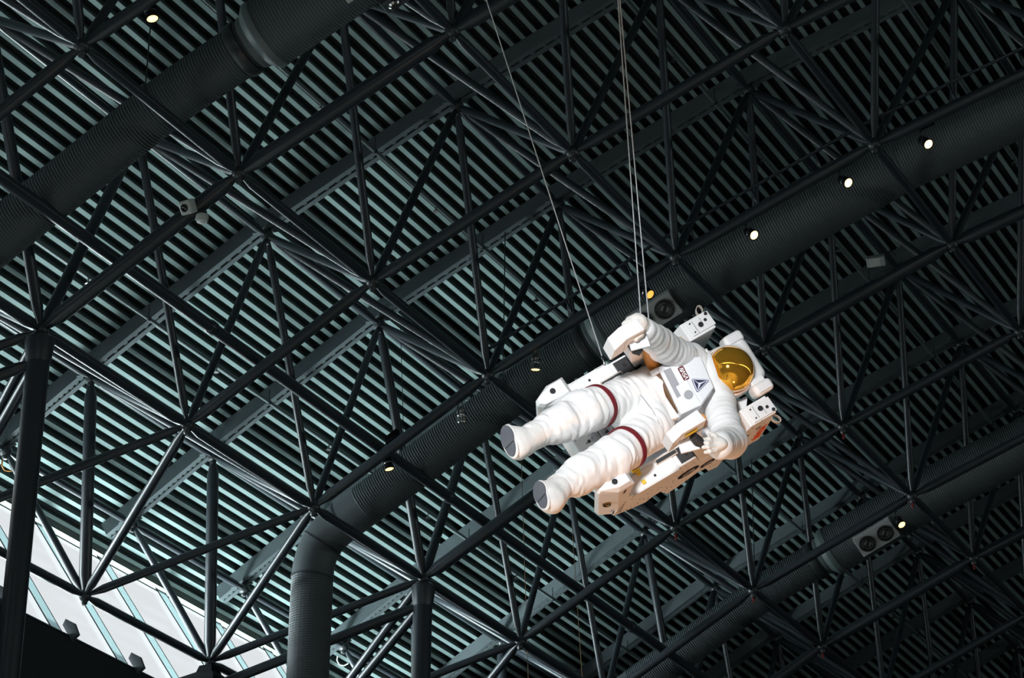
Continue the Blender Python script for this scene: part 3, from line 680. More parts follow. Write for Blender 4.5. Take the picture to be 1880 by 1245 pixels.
# boots
for an, cf, tp, hp, side, leg in ((ankR, calfR, (926, 785), (944, 836), -1, 'R'), (ankL, calfL, (986, 888), (1002, 931), -1, 'L')):
    toe = c_(*tp, .83); heel = c_(*hp, .93); mid = (toe+heel)/2; La = heel-toe
    ldir = unit(an-cf); N = unit(unit(vcam)*.75+ldir*.9); La = toe-heel; N = unit(N-unit(La)*np.dot(N, unit(La))); wv = unit(np.cross(N, La)); Ln_ = np.linalg.norm(La); e = unit(La)
    half = Ln_/2
    ctr0 = mid-N*.06
    def boot(P, an=an, cf=cf, mid=mid, e=e, wv=wv, N=N, half=half):
        A3 = np.array([e, wv, N])
        f = ellip(P, mid-N*.055+e*.01, (half*1.03, .073, .075), A3); f = smin(f, ellip(P, mid-N*.06+e*half*.35, (half*.62, .082, .07), A3), .03)
        d = smin(f, capsule(P, an+(cf-an)*.1, mid-N*.09-e*.02, .100, .088), .05)
        q = (P-mid)@N; return np.maximum(d, q+.004)
    bo = sdf_obj('boot', boot, np.min([an, mid], axis=0)-.24, np.max([an, mid], axis=0)+.24, .009, 'cloth2', person, lambda p: mnoise.noise(Vector(p*14))*.006)
    out = []
    for k in range(40):
        a = 2*math.pi*k/40; cx = math.cos(a); sx = math.sin(a); w_ = .082 if cx > -.1 else .064
        w_ = .050+(.064-.050)*(0.5+0.5*math.tanh((cx+.1)*4)); pinch = 1-.10*math.exp(-((cx+.25)/.25)**2)
        out.append(mid+e*(half*1.06*cx)+wv*(w_*pinch*sx))
    sm = MB(); sm.prism([T3(q-N*.014) for q in out], (T3(N)-T3(N*0))*.026); so = sm.build('sole', 'sole', bo)
    g = MB(); gc = mid-e*half*.30+N*.0125; g.box(T3(gc), T3(e)*.006, T3(wv)*.043, T3(N)*.003); g.build('heel_groove', 'soledark', so)
    rim = MB(); rim.path([T3(q-N*.010) for q in out+[out[0], out[1]]], .011, 8, False); rim.build('welt', 'cloth2', bo)
# helmet -------------------------------------------------------------
vc = c_(1342, 678, .24); hc = vc-np.array([0, .07, .0])+np.array([0, 0, .02])
hf = unit(vcam*.72+np.array([0, .45, .30])); hu = unit(np.array([0, 0, 1.0])-hf*np.dot(hf, [0, 0, 1.0])); hl = np.cross(hf, hu)*1.0
hl = hl if hl[0] > 0 else -hl
HA = np.array([hl, hf, hu])
vs = vc-hf*.04
def shell(P):
    d = ellip(P, vs-hf*.035, (.198, .19, .198), HA); d = smin(d, rbox(P, vs-hf*.09+hu*.085, (.178, .115, .165), .06, HA), .03)
    d = smin(d, capsule(P, vs-hf*.09, neck+np.array([0, 0, -.01]), .165, .165), .05)
    q = (P-vs)@HA.T; op = np.linalg.norm(q-np.array([0, .085, -.010]), axis=-1)-.186        # opening for the visor
    return np.maximum(d, -op)
hel = sdf_obj('helmet', shell, vs-.33, vs+.33, .009, 'shell', person, None, 3)
vb = MB(); vb.ball((0, 0, 0), .178, 48, 32); vb.v = [tuple(T3(vs+np.array(v)+hf*.012)) for v in vb.v]
vis = vb.build('visor', 'gold', hel)
# visor rim, collar ring and latches
rm = MB(); pts = [vs+hf*.052+hl*.168*math.cos(a)+hu*.168*math.sin(a) for a in np.linspace(0, 2*math.pi, 49)]
rm.path([T3(p) for p in pts], .010, 8, False); rm.build('visor_rim', 'strap', hel)
cr = MB(); cc = c_(1310, 690, .22); ca = unit(vs-neck); cx_ = unit(np.cross(ca, hf)); cy_ = np.cross(ca, cx_); rings = []
cc = neck+(vs-neck)*.20
for h, r in ((-.045, .165), (-.045, .190), (-.02, .200), (.02, .200), (.045, .185), (.045, .16)):
    rings.append([T3(cc+ca*h+cx_*r*math.cos(2*math.pi*i/40)+cy_*r*math.sin(2*math.pi*i/40)) for i in range(40)])
cr.loft(rings, False); cr.build('neck_ring', 'shell', person)
lt = MB()
for a in (-.5, .9, 2.4, 3.9): q = cc+ca*.01+cx_*.2*math.cos(a)+cy_*.2*math.sin(a); lt.box(T3(q), T3(ca)*.02, T3(np.cross(ca, unit(q-cc)))*.018, T3(unit(q-cc-ca*.01))*.012)
lt.build('latch', 'shell', person)
# lamp housings on both sides of the helmet
def obox(c, ex, ey, ez, hx, hy, hz): return MB().box(T3(c), T3(ex)*hx, T3(ey)*hy, T3(ez)*hz)
for (px, py, n, sg) in ((1343, 626, .17, -1), (1397, 714, .19, 1)):
    c0 = c_(px, py, n); b = obox(c0, hl, hf, hu, .047, .07, .082).build('helmet_lamp', 'shell', hel, bevel=.028, seg=4)
    MB().box(T3(c0+hf*.071), T3(hl)*.03, T3(hf)*.005, T3(hu)*.055).build('lens', 'panel', b, bevel=.004)
    MB().box(T3(c0-hl*sg*.06-hf*.02), T3(hl)*.03, T3(hf)*.05, T3(hu)*.06).build('mount', 'shell', b, bevel=.01)
# chest pack -------------------------------------------------------------
NF = .44
fr = [c_(1208, 674, NF), c_(1239, 659, NF), c_(1289, 743, NF), c_(1251, 761, NF)]
bk = [q-np.array([0, .14, 0]) for q in fr]
pk = MB().hexa([T3(q) for q in bk+fr]).build('chest_pack', 'panel', person, bevel=.006)
f2 = [c_(1239, 659, NF-.004), c_(1287, 654, NF-.025), c_(1311, 711, NF-.025), c_(1288.5, 742, NF-.004)]
yk = MB().hexa([T3(q) for q in [q-np.array([0, .11, 0]) for q in f2]+f2]).build('chest_yoke', 'panel', person, bevel=.008)
def onplane(px, py, quad, lift=.003):                        # a point of a facet seen at a pixel
    a, b, d = T3(quad[0]), T3(quad[1]), T3(quad[3]); nr = unit(np.cross(b-a, d-a)); nr = nr if np.dot(nr, T3(vcam)) > 0 else -nr
    MM = np.array(AM); P0 = (MM@np.append(a, 1))[:3]; nw = MM[:3, :3]@nr; h = hit(px, py, P0, nw); loc = np.linalg.inv(MM)@np.append(h, 1)
    return loc[:3]+nr*lift, nr
def decal(pxs, quad, name, m, parent, lift=.003, th=.003):
    ps = [onplane(px, py, quad, lift) for px, py in pxs]; mb = MB(); mb.prism([p for p, _ in ps], -ps[0][1]*th); return mb.build(name, m, parent)
decal([(1218, 681), (1231, 675), (1247, 706), (1240.5, 710), (1250, 727), (1243, 731)], fr, 'grey_label', 'grey', pk)
decal([(1264+8.5*math.cos(a), 725+8.5*math.sin(a)) for a in np.linspace(0, 2*math.pi, 25)[:-1]], fr, 'round_label', 'grey', pk)
# red patch with the four lettered word, running down the patch
pq = [(1243.3, 676.5), (1253.6, 671.8), (1265.8, 695.3), (1256.0, 699.8)]
def rounded(q, k=.16):
    o = []; n = len(q)
    for i in range(n):
        a, b, c = np.array(q[i-1]), np.array(q[i]), np.array(q[(i+1) % n]); l = min(np.linalg.norm(a-b), np.linalg.norm(c-b))*k
        o += [tuple(b+unit(a-b)*l), tuple(b+(unit(a-b)+unit(c-b))*l*.3), tuple(b+unit(c-b)*l)]
    return o
pf = f2 if False else fr
rp = decal(rounded(pq), f2, 'name_patch', 'patchred', yk, .004)
def worm(origin, ux, uy, h, ww, parent, m, nr, th=.002, sw=.17):
    # the letters N A S A as continuous rounded strokes; ux runs along the word, uy up the letters
    def stroke(pts, x0):
        pts = [np.array(p, float) for p in pts]
        P = [origin+ux*(x0+p[0]*ww)+uy*p[1]*h for p in pts]; w_ = sw*h; L, Rr = [], []
        for k, p in enumerate(P):
            d = unit(P[min(k+1, len(P)-1)]-P[max(k-1, 0)]); s = np.cross(nr, d); L.append(p+s*w_/2); Rr.append(p-s*w_/2)
        mb = MB(); n = len(P); vs_ = L+Rr+[q+nr*th for q in L]+[q+nr*th for q in Rr]; fs = []
        for k in range(n-1):
            fs += [(k, k+1, n+k+1, n+k), (2*n+k, 3*n+k, 3*n+k+1, 2*n+k+1), (k, 2*n+k, 2*n+k+1, k+1), (n+k, n+k+1, 3*n+k+1, 3*n+k)]
        fs += [(0, n, 3*n, 2*n), (n-1, 3*n-1, 4*n-1, 2*n-1)]
        mb.add(vs_, fs); return mb.build('letter', m, parent)
    arc = lambda cx, cy, r, a0, a1, n=7, ry=None: [(cx+r*math.cos(a), cy+(ry or r)*math.sin(a)) for a in np.linspace(a0, a1, n)]
    pi = math.pi; g = ww*1.12
    Np = [(.08, 0)]+[(.08, .72)]+arc(.24, .78, .16, pi, .35, 6, .2)+arc(.76, .22, .16, pi+.35, 2*pi, 6, .2)+[(.92, 1)]
    Ap = [(.04, 0)]+arc(.5, .80, .14, pi-.42, .42, 6, .19)+[(.96, 0)]
    Sp = [(.95, .92), (.30, .92)]+arc(.30, .71, .22, pi/2, 3*pi/2, 7, .21)+[(.70, .50)]+arc(.70, .29, .22, pi/2, -pi/2, 7, .21)+[(.05, .08)]
    for k, q in enumerate((Np, Ap, Sp, Ap)): stroke(q, k*g)
P0, nr0 = onplane(1249.6, 676.8, f2, .0045); P1, _ = onplane(1260.8, 697.0, f2, .0045); ux = unit(P1-P0); uyv = np.cross(nr0, ux)
uyv = uyv if np.dot(uyv, T3(np.array([0, 0, 1.0]))) > 0 else -uyv
Lw = np.linalg.norm(P1-P0); worm(P0-uyv*.0135+ux*.001, ux, uyv, .027, Lw/4.55, rp, 'patchwhite', nr0)
# triangular patch: dark outline, lilac field, navy wedges, pale star shape
TQ = [(1268.6, 695.4), (1303.3, 697.3), (1279.6, 722.2)]; cen = np.mean(TQ, axis=0)
sc = lambda q, k: [tuple(cen+(np.array(p)-cen)*k) for p in q]
tp_ = decal(rounded(TQ, .14), f2, 'mission_patch', 'navy', yk, .004)
decal(rounded(sc(TQ, .93), .12), f2, 'border', 'silver', tp_, .0052); decal(sc(TQ, .76), f2, 'field', 'navy', tp_, .0064)
mid_ = lambda a, b, t=.5: tuple(np.array(a)*(1-t)+np.array(b)*t)
t3 = sc(TQ, .80); decal([t3[0], mid_(t3[0], cen, .9), t3[1], tuple(cen+np.array([2.2, 1.4])), t3[2], tuple(cen+np.array([-2.4, 0.6]))][:6], f2, 'star_shape', 'silver', tp_, .0076)
decal([tuple(cen+np.array([1.3*math.cos(a), 1.6*math.sin(a)])) for a in np.linspace(0, 2*math.pi, 13)[:-1]], f2, 'dot', 'patchwhite', tp_, .0088)
# amber hoses, one colour-darkened for shade, and pale strap at the waist gap
hs = MB(); hs.path([T3(c_(px, py, n)) for px, py, n in ((1187, 640, .62), (1190, 650, .52), (1196, 662, .42), (1205, 676, .36), (1213, 690, .33), (1222, 706, .33), (1230, 722, .33), (1238, 742, .30), (1248, 758, .28))], [.026, .036, .046, .046, .040, .036, .034, .030, .026], 14)
hs.build('waist_hose', 'amber', person)
MB().box(T3(c_(1203, 683, .42)), T3(unit(c_(1212, 678, .42)-c_(1200, 684, .42)))*.035, T3(unit(c_(1206, 690, .42)-c_(1200, 678, .42)))*.022, T3(np.array([0, 1.0, 0]))*.012).build('strap_buckle', 'panel', person, bevel=.004)
gh = MB(); gh.path([T3(c_(px, py, .385)) for px, py in ((1205, 682), (1211, 693), (1218, 706), (1225, 719), (1232, 731), (1240, 745), (1248, 757))], [.026, .028, .028, .026, .024, .02, .016], 12)
gh.build('gap_hose', 'ambershade', person)
# flap of the lower suit under the chest pack
fl = [c_(1196, 690, .385), c_(1206, 694, .39), c_(1248, 766, .37), c_(1226, 771, .36)]
MB().hexa([T3(q-np.array([0, .06, 0])) for q in fl]+[T3(q) for q in fl]).build('waist_flap', 'cloth', person, bevel=.012, seg=3)
# gloves -------------------------------------------------------------
def hand(wr, palm, kn, tips, thumb, r=.034, name='glove', pr=.07):
    # wr wrist point, palm centre, kn list of four knuckle points, tips list of (mid, tip), thumb (base, mid, tip)
    def f(P):
        d = capsule(P, wr, palm, min(.084, pr*1.7), pr)
        for k in kn: d = smin(d, capsule(P, palm, k, pr*.86, r*1.12), .02)
        fing = None
        for k, (m_, t_) in zip(kn, tips):
            g = smin(capsule(P, k, m_, r, r*.93), capsule(P, m_, t_, r*.93, r*.80), .008); fing = g if fing is None else np.minimum(fing, g)
        g = smin(capsule(P, thumb[0], thumb[1], r*1.2, r*1.05), capsule(P, thumb[1], thumb[2], r*1.05, r*.85), .01)
        return smin(smin(d, fing, .012), g, .018)
    allp = [wr, palm]+list(kn)+[q for t in tips for q in t]+list(thumb)
    o = sdf_obj(name, f, np.min(allp, axis=0)-.13, np.max(allp, axis=0)+.13, .0062, 'glove', person, lambda p: mnoise.noise(Vector(p*26))*.0035, 1)
    for m_, t_ in tips:
        d = unit(t_-m_); mb = MB(); mb.lathe(T3(t_-d*.012), T3(d), [(r*.86*KU, -.012), (r*.9*KU, .0), (r*.84*KU, r*.5), (r*.5*KU, r*.82), (.001, r*.92)], 14); mb.build('fingertip', 'glovetip', o)
    return o
n0 = .86
palmL = c_(1323, 815, n0)
hand(wrL, palmL, [c_(1313, 805, n0+.02), c_(1311.5, 812, n0+.03), c_(1311.5, 819.5, n0+.03), c_(1313, 827, n0+.02)],
     [(c_(1301, 805.5, n0+.06), c_(1291.5, 807.5, n0+.055)), (c_(1299.5, 813, n0+.07), c_(1289.5, 813.5, n0+.065)), (c_(1300, 821, n0+.07), c_(1290.5, 821.5, n0+.065)), (c_(1303, 829, n0+.05), c_(1295, 830.5, n0+.045))],
     (c_(1320, 806, n0+.0), c_(1312, 799, n0+.03), c_(1302.5, 795.5, n0+.04)), .0158, 'glove', .041)
n1 = .97
palmR = c_(1170, 594, n1)
hand(wrR, palmR, [c_(1158, 590, n1), c_(1157, 596, n1+.02), c_(1157, 602, n1+.03), c_(1159, 608, n1+.03)],
     [(c_(1150, 596, n1+.01), c_(1148, 606, n1)), (c_(1148, 603, n1+.02), c_(1148, 612, n1)), (c_(1149, 609, n1+.03), c_(1150, 617, n1)), (c_(1152, 614, n1+.02), c_(1154, 621, n1))],
     (c_(1176, 600, n1), c_(1174, 612, n1+.02), c_(1168, 620, n1+.02)), .034)
# ------------------------------------------------------------------ the manoeuvring backpack
mmu = empty('jetpack', None, 'large white angular thruster backpack frame with two armrests behind the floating astronaut', 'backpack', mw=AM)
HO, HI = .465, .315
prof = [(.20, .63), (.20, .40), (.10, .36), (.06, .20), (.06, -.02), (.25, -.10), (.25, -.70), (.20, -.72), (.0, -.79), (-.033, -.767), (-.107, -.64), (-.193, -.465), (-.14, -.40), (-.14, -.34),
        (-.32, -.25), (-.29, -.12), (-.22, 0.), (-.25, .09), (-.38, .144), (-.42, .238), (-.30, .26), (-.31, .45), (-.32, .60)]
def discs(mb, pts, nr, r, th=.004, n=10):
    for p in pts: mb.lathe(T3(p), T3(nr), [(r*KU, -th), (r*KU, th), (r*.6*KU, th)], n)
for s in (-1, 1):
    hs_ = MB().prism([T(s*HO, n, u) for n, u in prof], T(-s*(HO-HI), 0, 0)).build('side_housing', 'mmu', mmu, bevel=.006)
    # lower forward thruster pod with its chamfered hexagonal section
    sec = [(HO, -.70), (HO, -.845), (.405, -.975), (.365, -.985), (.335, -.945), (HI, -.86), (HI, -.70)]
    front = .62
    pd = MB(); rings = []
    for n, sh in ((-.02, .0), (front-.05, 0), (front, .035)):
        rings.append([T(s*(l if l > .39 else l), n, u if u > -.8 else u+.10*(front-n)/front*1.0) for l, u in [(max(min(l, HO-sh*.6), HI+sh*.6), u-sh*(1 if u > -.8 else -.6)) for l, u in sec]])
    pd.loft(rings, True, False); po = pd.build('thruster_pod', 'mmu', hs_, bevel=.005)
    nz = MB(); nz.lathe(T(s*.395, front, -.835), T(0, 1, 0), [(.0, .004), (.012, .004), (.014, .008), (.018, .008), (.018, -.01)], 20); nz.build('nozzle', 'nozzle', po)
    q = np.array([s*.434, .30, -.872]); nr = unit(np.array([s*.90, .10, -.42])); nz = MB(); nz.lathe(T3(q), T3(nr), [(.0, .004), (.012, .004), (.016, .010), (.026, .010), (.027, .002), (.027, -.01)], 20); nz.build('nozzle', 'bronze', po)
    for n, u in ((.50, -.775), (.08, -.80)): MB().box(T(s*(HO+.001), n, u), T(0, 1, .1)*.026, T(s, 0, 0)*.003, T(0, 0, 1)*.007).build('slot', 'nozzle', po)
    # tower top: front thrusters, strap loop, slots
    tw = MB()
    tw.prism([T(s*(HO-.01), .20, .64), T(s*(HI+.02), .20, .64), T(s*(HI+.02), .20, .44), T(s*(HO-.01), .20, .44)], T(0, .012, 0)); tw_o = tw.build('front_plate', 'mmu', hs_, bevel=.003)
    for l, u, r in ((.385, .535, .017), (.40, .585, .010), (.355, .465, .005), (.43, .465, .005), (.44, .615, .011)):
        nz = MB().lathe(T(s*l, .212, u), T(0, 1, 0), [(.0, .004), (r*.7, .004), (r*.8, .008), (r*1.0, .008), (r*1.0, -.004)], 18); nz.build('nozzle', 'nozzle', hs_)
    ln = MB(); ln.box(T(s*.39, .213, .49), T(1, 0, 0)*.05, T(0, 1, 0)*.002, T(0, 0, 1)*.0025); ln.box(T(s*.41, .213, .555), T(1, 0, 0)*.03, T(0, 1, 0)*.002, T(0, 0, 1)*.002); ln.build('marking', 'grey', hs_)
    lp = MB(); lc = np.array([s*(HO+.012), .15, .60]); ex_ = unit(np.array([s, 0, .55])); ez_ = unit(np.array([-s*.55, 0, 1])); N_ = 18
    rg_ = [[lc+ex_*(.024+.040*k_*math.cos(t_))+ez_*.026*k_*math.sin(t_)+np.array([0, w_, 0]) for t_ in np.linspace(0, 2*math.pi, N_+1)[:-1]] for k_, w_ in ((1, -.018), (1, .018), (.86, .018), (.86, -.018), (1, -.018))]
    lp.loft([[T3(q) for q in r_] for r_ in rg_], False); lp.build('strap_loop', 'strap', hs_)
    # inner and outer side slots, rivets
    f = s*(HO+.001)
    for n, u in ((-.0, .40), (-.12, .335), (.05, .50), (-.02, .22)): MB().box(T(f, n, u), T(0, .5, 1)*.02, T(s, 0, 0)*.003, T(0, 1, -.5)*.006).build('slot', 'nozzle', hs_)
    rv = MB(); rr = np.random.RandomState(5); pts = []
    for u in np.arange(-.76, .58, .052):
        for n in np.arange(-.30, .24, .055):
            if rr.rand() < .45: continue
            n_, u_ = n+rr.uniform(-.015, .015), u+rr.uniform(-.015, .015)
            inside = False; j = len(prof)-1
            for i in range(len(prof)):
                (n1_, u1_), (n2_, u2_) = prof[i], prof[j]
                if (u1_ > u_) != (u2_ > u_) and n_ < (n2_-n1_)*(u_-u1_)/(u2_-u1_)+n1_: inside = not inside
                j = i
            if inside: pts.append(np.array([s*HO, n_, u_]))
    discs(rv, pts, np.array([s, 0, 0]), .0048, .0015, 7); tag(rv.build('rivets', 'nozzle', hs_), kind='stuff')
    # oval access holes in the side
    for n, u, ra, rb in ((-.03, -.115, .105, .040), (-.10, .075, .075, .030)):
        mb = MB(); ring = lambda k, h: [T(s*(HO+h), n+ra*k*math.cos(a)*.55, u+ra*k*math.sin(a)*.9) for a in np.linspace(0, 2*math.pi, 29)[:-1]]
        mb.loft([ring(1.0, -.002), ring(1.0, .006), ring(.86, .006), ring(.80, -.0015+.003)], True, False); ho = mb.build('access_hole', 'nozzle', hs_)
        MB().box(T(s*(HO+.005), n, u), T(0, .35, .8)*.05*ra/.085, T(s, 0, 0)*.004, T(0, .8, -.35)*.010).build('handle', 'grey', ho)
    # raised cover on the front of the housing
    cv = [(s*(HO+.012), .258, -.255), (s*(HO+.012), .258, -.67), (s*(HO+.012), .10, -.665), ]
    mb = MB(); mb.abox(np.minimum(T(s*(HO+.012), .262, -.66), T(s*.345, .243, -.255)), np.maximum(T(s*(HO+.012), .262, -.66), T(s*.345, .243, -.255)))
    co = mb.build('front_cover', 'mmu', hs_, bevel=.004)
    mb = MB(); mb.prism([T(s*(HO+.012), .262, -.26), T(s*(HO+.012), .262, -.66), T(s*(HO+.012), .12, -.60), T(s*(HO+.012), .16, -.27)], T(-s*.01, 0, 0)); mb.build('cover_flap', 'mmu', co)
    db = MB(); discs(db, [np.array([s*.425, .263, -.44])], np.array([0, 1, 0]), .010, .003); db.build('bolt', 'nozzle', co)
    if s > 0: lat = [(c_(1166, 862, .266), .016, .030), (c_(1172, 868, .268), .020, .016), (c_(1182, 885, .266), .016, .014)]
    else: lat = [(np.array([-.40, .266, -.58]), .014, .02)]
    for q, w_, h_ in lat: MB().box(T3(q), T(1, 0, 0)*w_, T(0, 1, 0)*.008, T(0, 0, 1)*h_).build('latch', 'yellow' if s > 0 else 'grey', co, bevel=.002)
    ch = MB(); ch.abox(np.minimum(T(s*.372, .266, -.385), T(s*.325, .20, -.20)), np.maximum(T(s*.372, .266, -.385), T(s*.325, .20, -.20))); ch.build('channel', 'strap', hs_, bevel=.003)  # tan colour stands for warm light on the channel's wall
    MB().box(T(s*.349, .267, -.292), T(1, 0, 0)*.013, T(0, 1, 0)*.003, T(0, 0, 1)*.085).build('slot', 'mmudark', hs_)
    # dark recess where the armrest folds away
    rc = MB(); rc.abox(np.minimum(T(s*.45, .256, -.22), T(s*.33, .16, -.04)), np.maximum(T(s*.45, .256, -.22), T(s*.33, .16, -.04))); ro = rc.build('recess', 'mmudark', hs_, bevel=.004)
    kb = MB(); discs(kb, [np.array([s*.40, .258, -.15]), np.array([s*.37, .258, -.10])], np.array([0, 1, 0]), .014, .006); kb.build('knob', 'nozzle', ro)
    # armrest and hand controller
    ra0 = np.array([s*.40, .02, .07]); ra1 = np.array([s*.40, .80, -.215])
    ad = unit(ra1-ra0); au = unit(np.cross(np.array([1.0, 0, 0]), ad)); au = au if au[2] > 0 else -au
    arm = MB()
    def sect(c, hx, hu): return [T3(c+np.array([hx*a, 0, 0])+au*hu*b) for a, b in ((-1, -1), (1, -1), (1, 1), (-1, 1))]
    arm.loft([sect(ra0, .058, .075), sect(ra0+(ra1-ra0)*.55, .058, .075), sect(ra0+(ra1-ra0)*.8, .052, .05), sect(ra1, .05, .045)], True, False)
    ao = arm.build('armrest', 'mmu', mmu, bevel=.006)
    MB().tube(T3(ra1-ad*.02-au*.02), T3(ra1+ad*.08-au*.03), .030, n=14).build('pivot', 'mmudark', ao)
    if s > 0: quad = [(1232, 786), (1277.5, 751), (1297.5, 773), (1255, 797)]; back = .14; nn_ = 1.07
    else: quad = [(1137, 600), (1169, 584), (1184, 605), (1151, 623)]; back = .14; nn_ = 1.07
    fq = [c_(px, py, nn_) for px, py in quad]
    if s > 0:
        fq = [c_(1239.5, 779, nn_), c_(1279.5, 751.5, nn_), c_(1297, 771, nn_), c_(1253, 797, nn_)]
    bq = [q+np.array([0, -.27, .02]) for q in fq]
    bx = MB().hexa([T3(q) for q in bq+fq]); bo = bx.build('hand_controller', 'mmu', ao, bevel=.006)
    # sloped nose of the controller towards the boots
    nose = [fq[0]+np.array([0, -.25, .01]), fq[0], fq[3], fq[3]+np.array([0, -.25, .01])]
    ext_ = .075 if s > 0 else .105
    tipn = [q+np.array([0, -.02, -ext_]) if k in (0, 3) else q+np.array([0, -.10, -ext_*.8]) for k, q in enumerate(nose)]
    MB().hexa([T3(q) for q in nose+tipn]).build('nose', 'mmu', bo, bevel=.004)
    sd = 1 if s > 0 else 1
    lo2 = [(fq[3]*.8+fq[2]*.2)+np.array([.004, -.05, 0]), (fq[3]*.35+fq[2]*.65)+np.array([.004, -.05, 0])]
    if s > 0: MB().box(T3((lo2[0]+lo2[1])/2+np.array([.004, -.03, 0])), T3(unit(lo2[1]-lo2[0]))*.05, T(1, 0, 0)*.006, T(0, 1, 0)*.02).build('label', 'yellow', bo, bevel=.002)
    gp = MB(); g0 = (fq[2]+fq[3])/2+np.array([.02*s, -.13, .0]) if s > 0 else (fq[0]+fq[3])/2+np.array([.05, -.16, .06])
    gp.path([T3(g0), T3(g0+np.array([.05, -.03, .02])), T3(g0+np.array([.09, -.03, .035]))], [.028, .036, .022], 12); gp.build('grip', 'mmudark', bo)
    mt = MB(); p = (fq[2]+fq[3])/2+np.array([.055, -.17, -.05]) if s > 0 else (fq[2]+fq[3])/2+np.array([.03, -.13, .03])
    mt.box(T3(p), T3(unit(np.array([.3, 0, 1])))*.07, T(0, 1, 0)*.012, T3(unit(np.array([1, 0, -.3])))*.045); mt.build('switch_plate', 'panel', bo, bevel=.004)
    ab = MB(); ab.path([T3(ra1+np.array([0, .02, .02])), T3(ra1+np.array([.0, .10, .06])), T3(ra1+np.array([.0, .17, .05]))], [.035, .045, .03], 12); ab.build('gaiter', 'amber', ao)
# orange lettering on the wearer's left tower
o0 = T(HO+.0015, -.10, .33)
oq, onr = np.array([0, 0, 0]), T(1, 0, 0)/KU
side_quad = [np.array([HO, .1, .3]), np.array([HO, .1, .5]), np.array([HO, -.2, .5]), np.array([HO, -.2, .3])]
pa, nra = onplane(1393.5, 801.0, side_quad, .0025); pb, _ = onplane(1409.5, 777.0, side_quad, .0025)
ux = unit(pb-pa); uyv = np.cross(nra, ux)
tmpo = bpy.data.objects['side_housing.001'] if 'side_housing.001' in bpy.data.objects else mmu
worm(pa-uyv*.0, ux, uyv, .062, np.linalg.norm(pb-pa)/4.5, tmpo, 'orange', nra, .002)
# back plate between the side housings, lower panel with latch fittings, life support box
bp = MB().prism([T(-.33, -.02, -.72), T(.33, -.02, -.72), T(.33, -.02, .40), T(.22, -.02, .52), T(-.22, -.02, .52), T(-.33, -.02, .40)], T(0, -.24, 0)).build('back_plate', 'mmu', mmu, bevel=.01)
MB().prism([T(-.24, .0, -.30), T(.24, .0, -.30), T(.24, .0, .42), T(.16, .0, .50), T(-.16, .0, .50), T(-.24, .0, .42)], T(0, .08, 0)).build('life_support_box', 'mmu', mmu, bevel=.02)
fp = MB(); pc = c_(1100, 793, .0)
for dl, du, hl_, hu_ in ((0, .0, .055, .008), (0, .07, .055, .008), (-.05, .035, .008, .04), (.05, .035, .008, .04), (.02, -.05, .045, .012), (.16, -.02, .008, .10)):
    fp.box(T3(pc+np.array([dl, .0, du])), T(1, 0, 0)*hl_, T(0, 1, 0)*.02, T(0, 0, 1)*hu_)
fp.build('latch_frame', 'grey', bp, bevel=.002)
kb = MB(); discs(kb, [pc+np.array([-.02, .01, .035]), pc+np.array([.03, .01, .045]), pc+np.array([-.10, -.015, -.05]), pc+np.array([.02, -.015, -.10]), pc+np.array([-.10, -.015, .05])], np.array([0, 1, 0]), .012, .006); kb.build('knob', 'nozzle', bp)
rv = MB(); rr = np.random.RandomState(8); discs(rv, [np.array([rr.uniform(-.3, .3), -.019, rr.uniform(-.70, -.40)]) for _ in range(40)], np.array([0, 1, 0]), .005, .0015, 7); tag(rv.build('rivets', 'nozzle', bp), kind='stuff')
# yellow edge strip by the raised arm and pale side plate by the helmet
MB().tube(T3(c_(1247, 620, .20)), T3(c_(1262, 631, .20)), .010, n=8).build('edge_strip', 'yellow', bpy.data.objects['side_housing'])
MB().prism([T3(c_(1353, 737, .05)), T3(c_(1366, 729, .05)), T3(c_(1373, 726, .05)), T3(c_(1370, 751, .05)), T3(c_(1358, 757, .05))], T(0, -.04, 0)).build('side_plate', 'mmu', mmu, bevel=.003)
# ------------------------------------------------------------------ suspension cables
def toworld(q): return AO+(uL*q[0]+uN*q[1]+uU*q[2])*KU
def cable(pb, px, py, lab, r=.0045, m='cable', grp=None, up=True, extra=None):
    # hangs in the plane that holds its foot and stands square to the view; runs up to the roof deck
    n = np.array([ray(apx, apy)[0], ray(apx, apy)[1], 0]); n = unit(n)
    q = hit(px, py, pb, n); d = unit(q-pb); Lc = 1.0
    while True:
        p = pb+d*Lc; y = p[1]/S+CB[1]; z = (p[2]-1.6)/S+CB[2]
        k = np.argmin(np.abs(AP[:, 0]-y))
        if z > AP[k, 1]-.01 or Lc > 40: break
        Lc += .05
    mb = MB(); top = pb+d*(Lc-.04)
    c0 = empty('suspension_cable', pb, lab, 'cable', grp)
    mb.tube(pb, top, r, n=8); mb.build('strand', m, c0, pb)
    t = MB(); t.lathe(pb, d, [(.004, 0), (.008, .01), (.008, .05), (.004, .06)], 10); t.build('end_fitting', 'chrome', c0, pb)
    if extra: tb = pb+d*extra; MB().lathe(tb, d, [(.004, 0), (.009, .02), (.009, .22), (.004, .24)], 10).build('turnbuckle', 'chrome', c0, pb)
    MB().lathe(top, (0, 0, 1), [(.03, -.02), (.03, .03)], 10).build('anchor', 'hub', c0, pb)
cable(toworld(Al(1181, 641, -.40)), 1134.5, 0, 'steel suspension cable beside the raised arm, left one of the close pair', grp='suspension cables', r=.0042)
cable(toworld(Al(1196, 640, -.36)), 1138, 0, 'steel suspension cable beside the raised arm, right one of the close pair', grp='suspension cables', r=.0042)
cable(toworld(Al(1110, 669, -.466)), 893, 0, 'slanting steel suspension cable to the side edge of the white backpack', grp='suspension cables', r=.0036, extra=4.6)
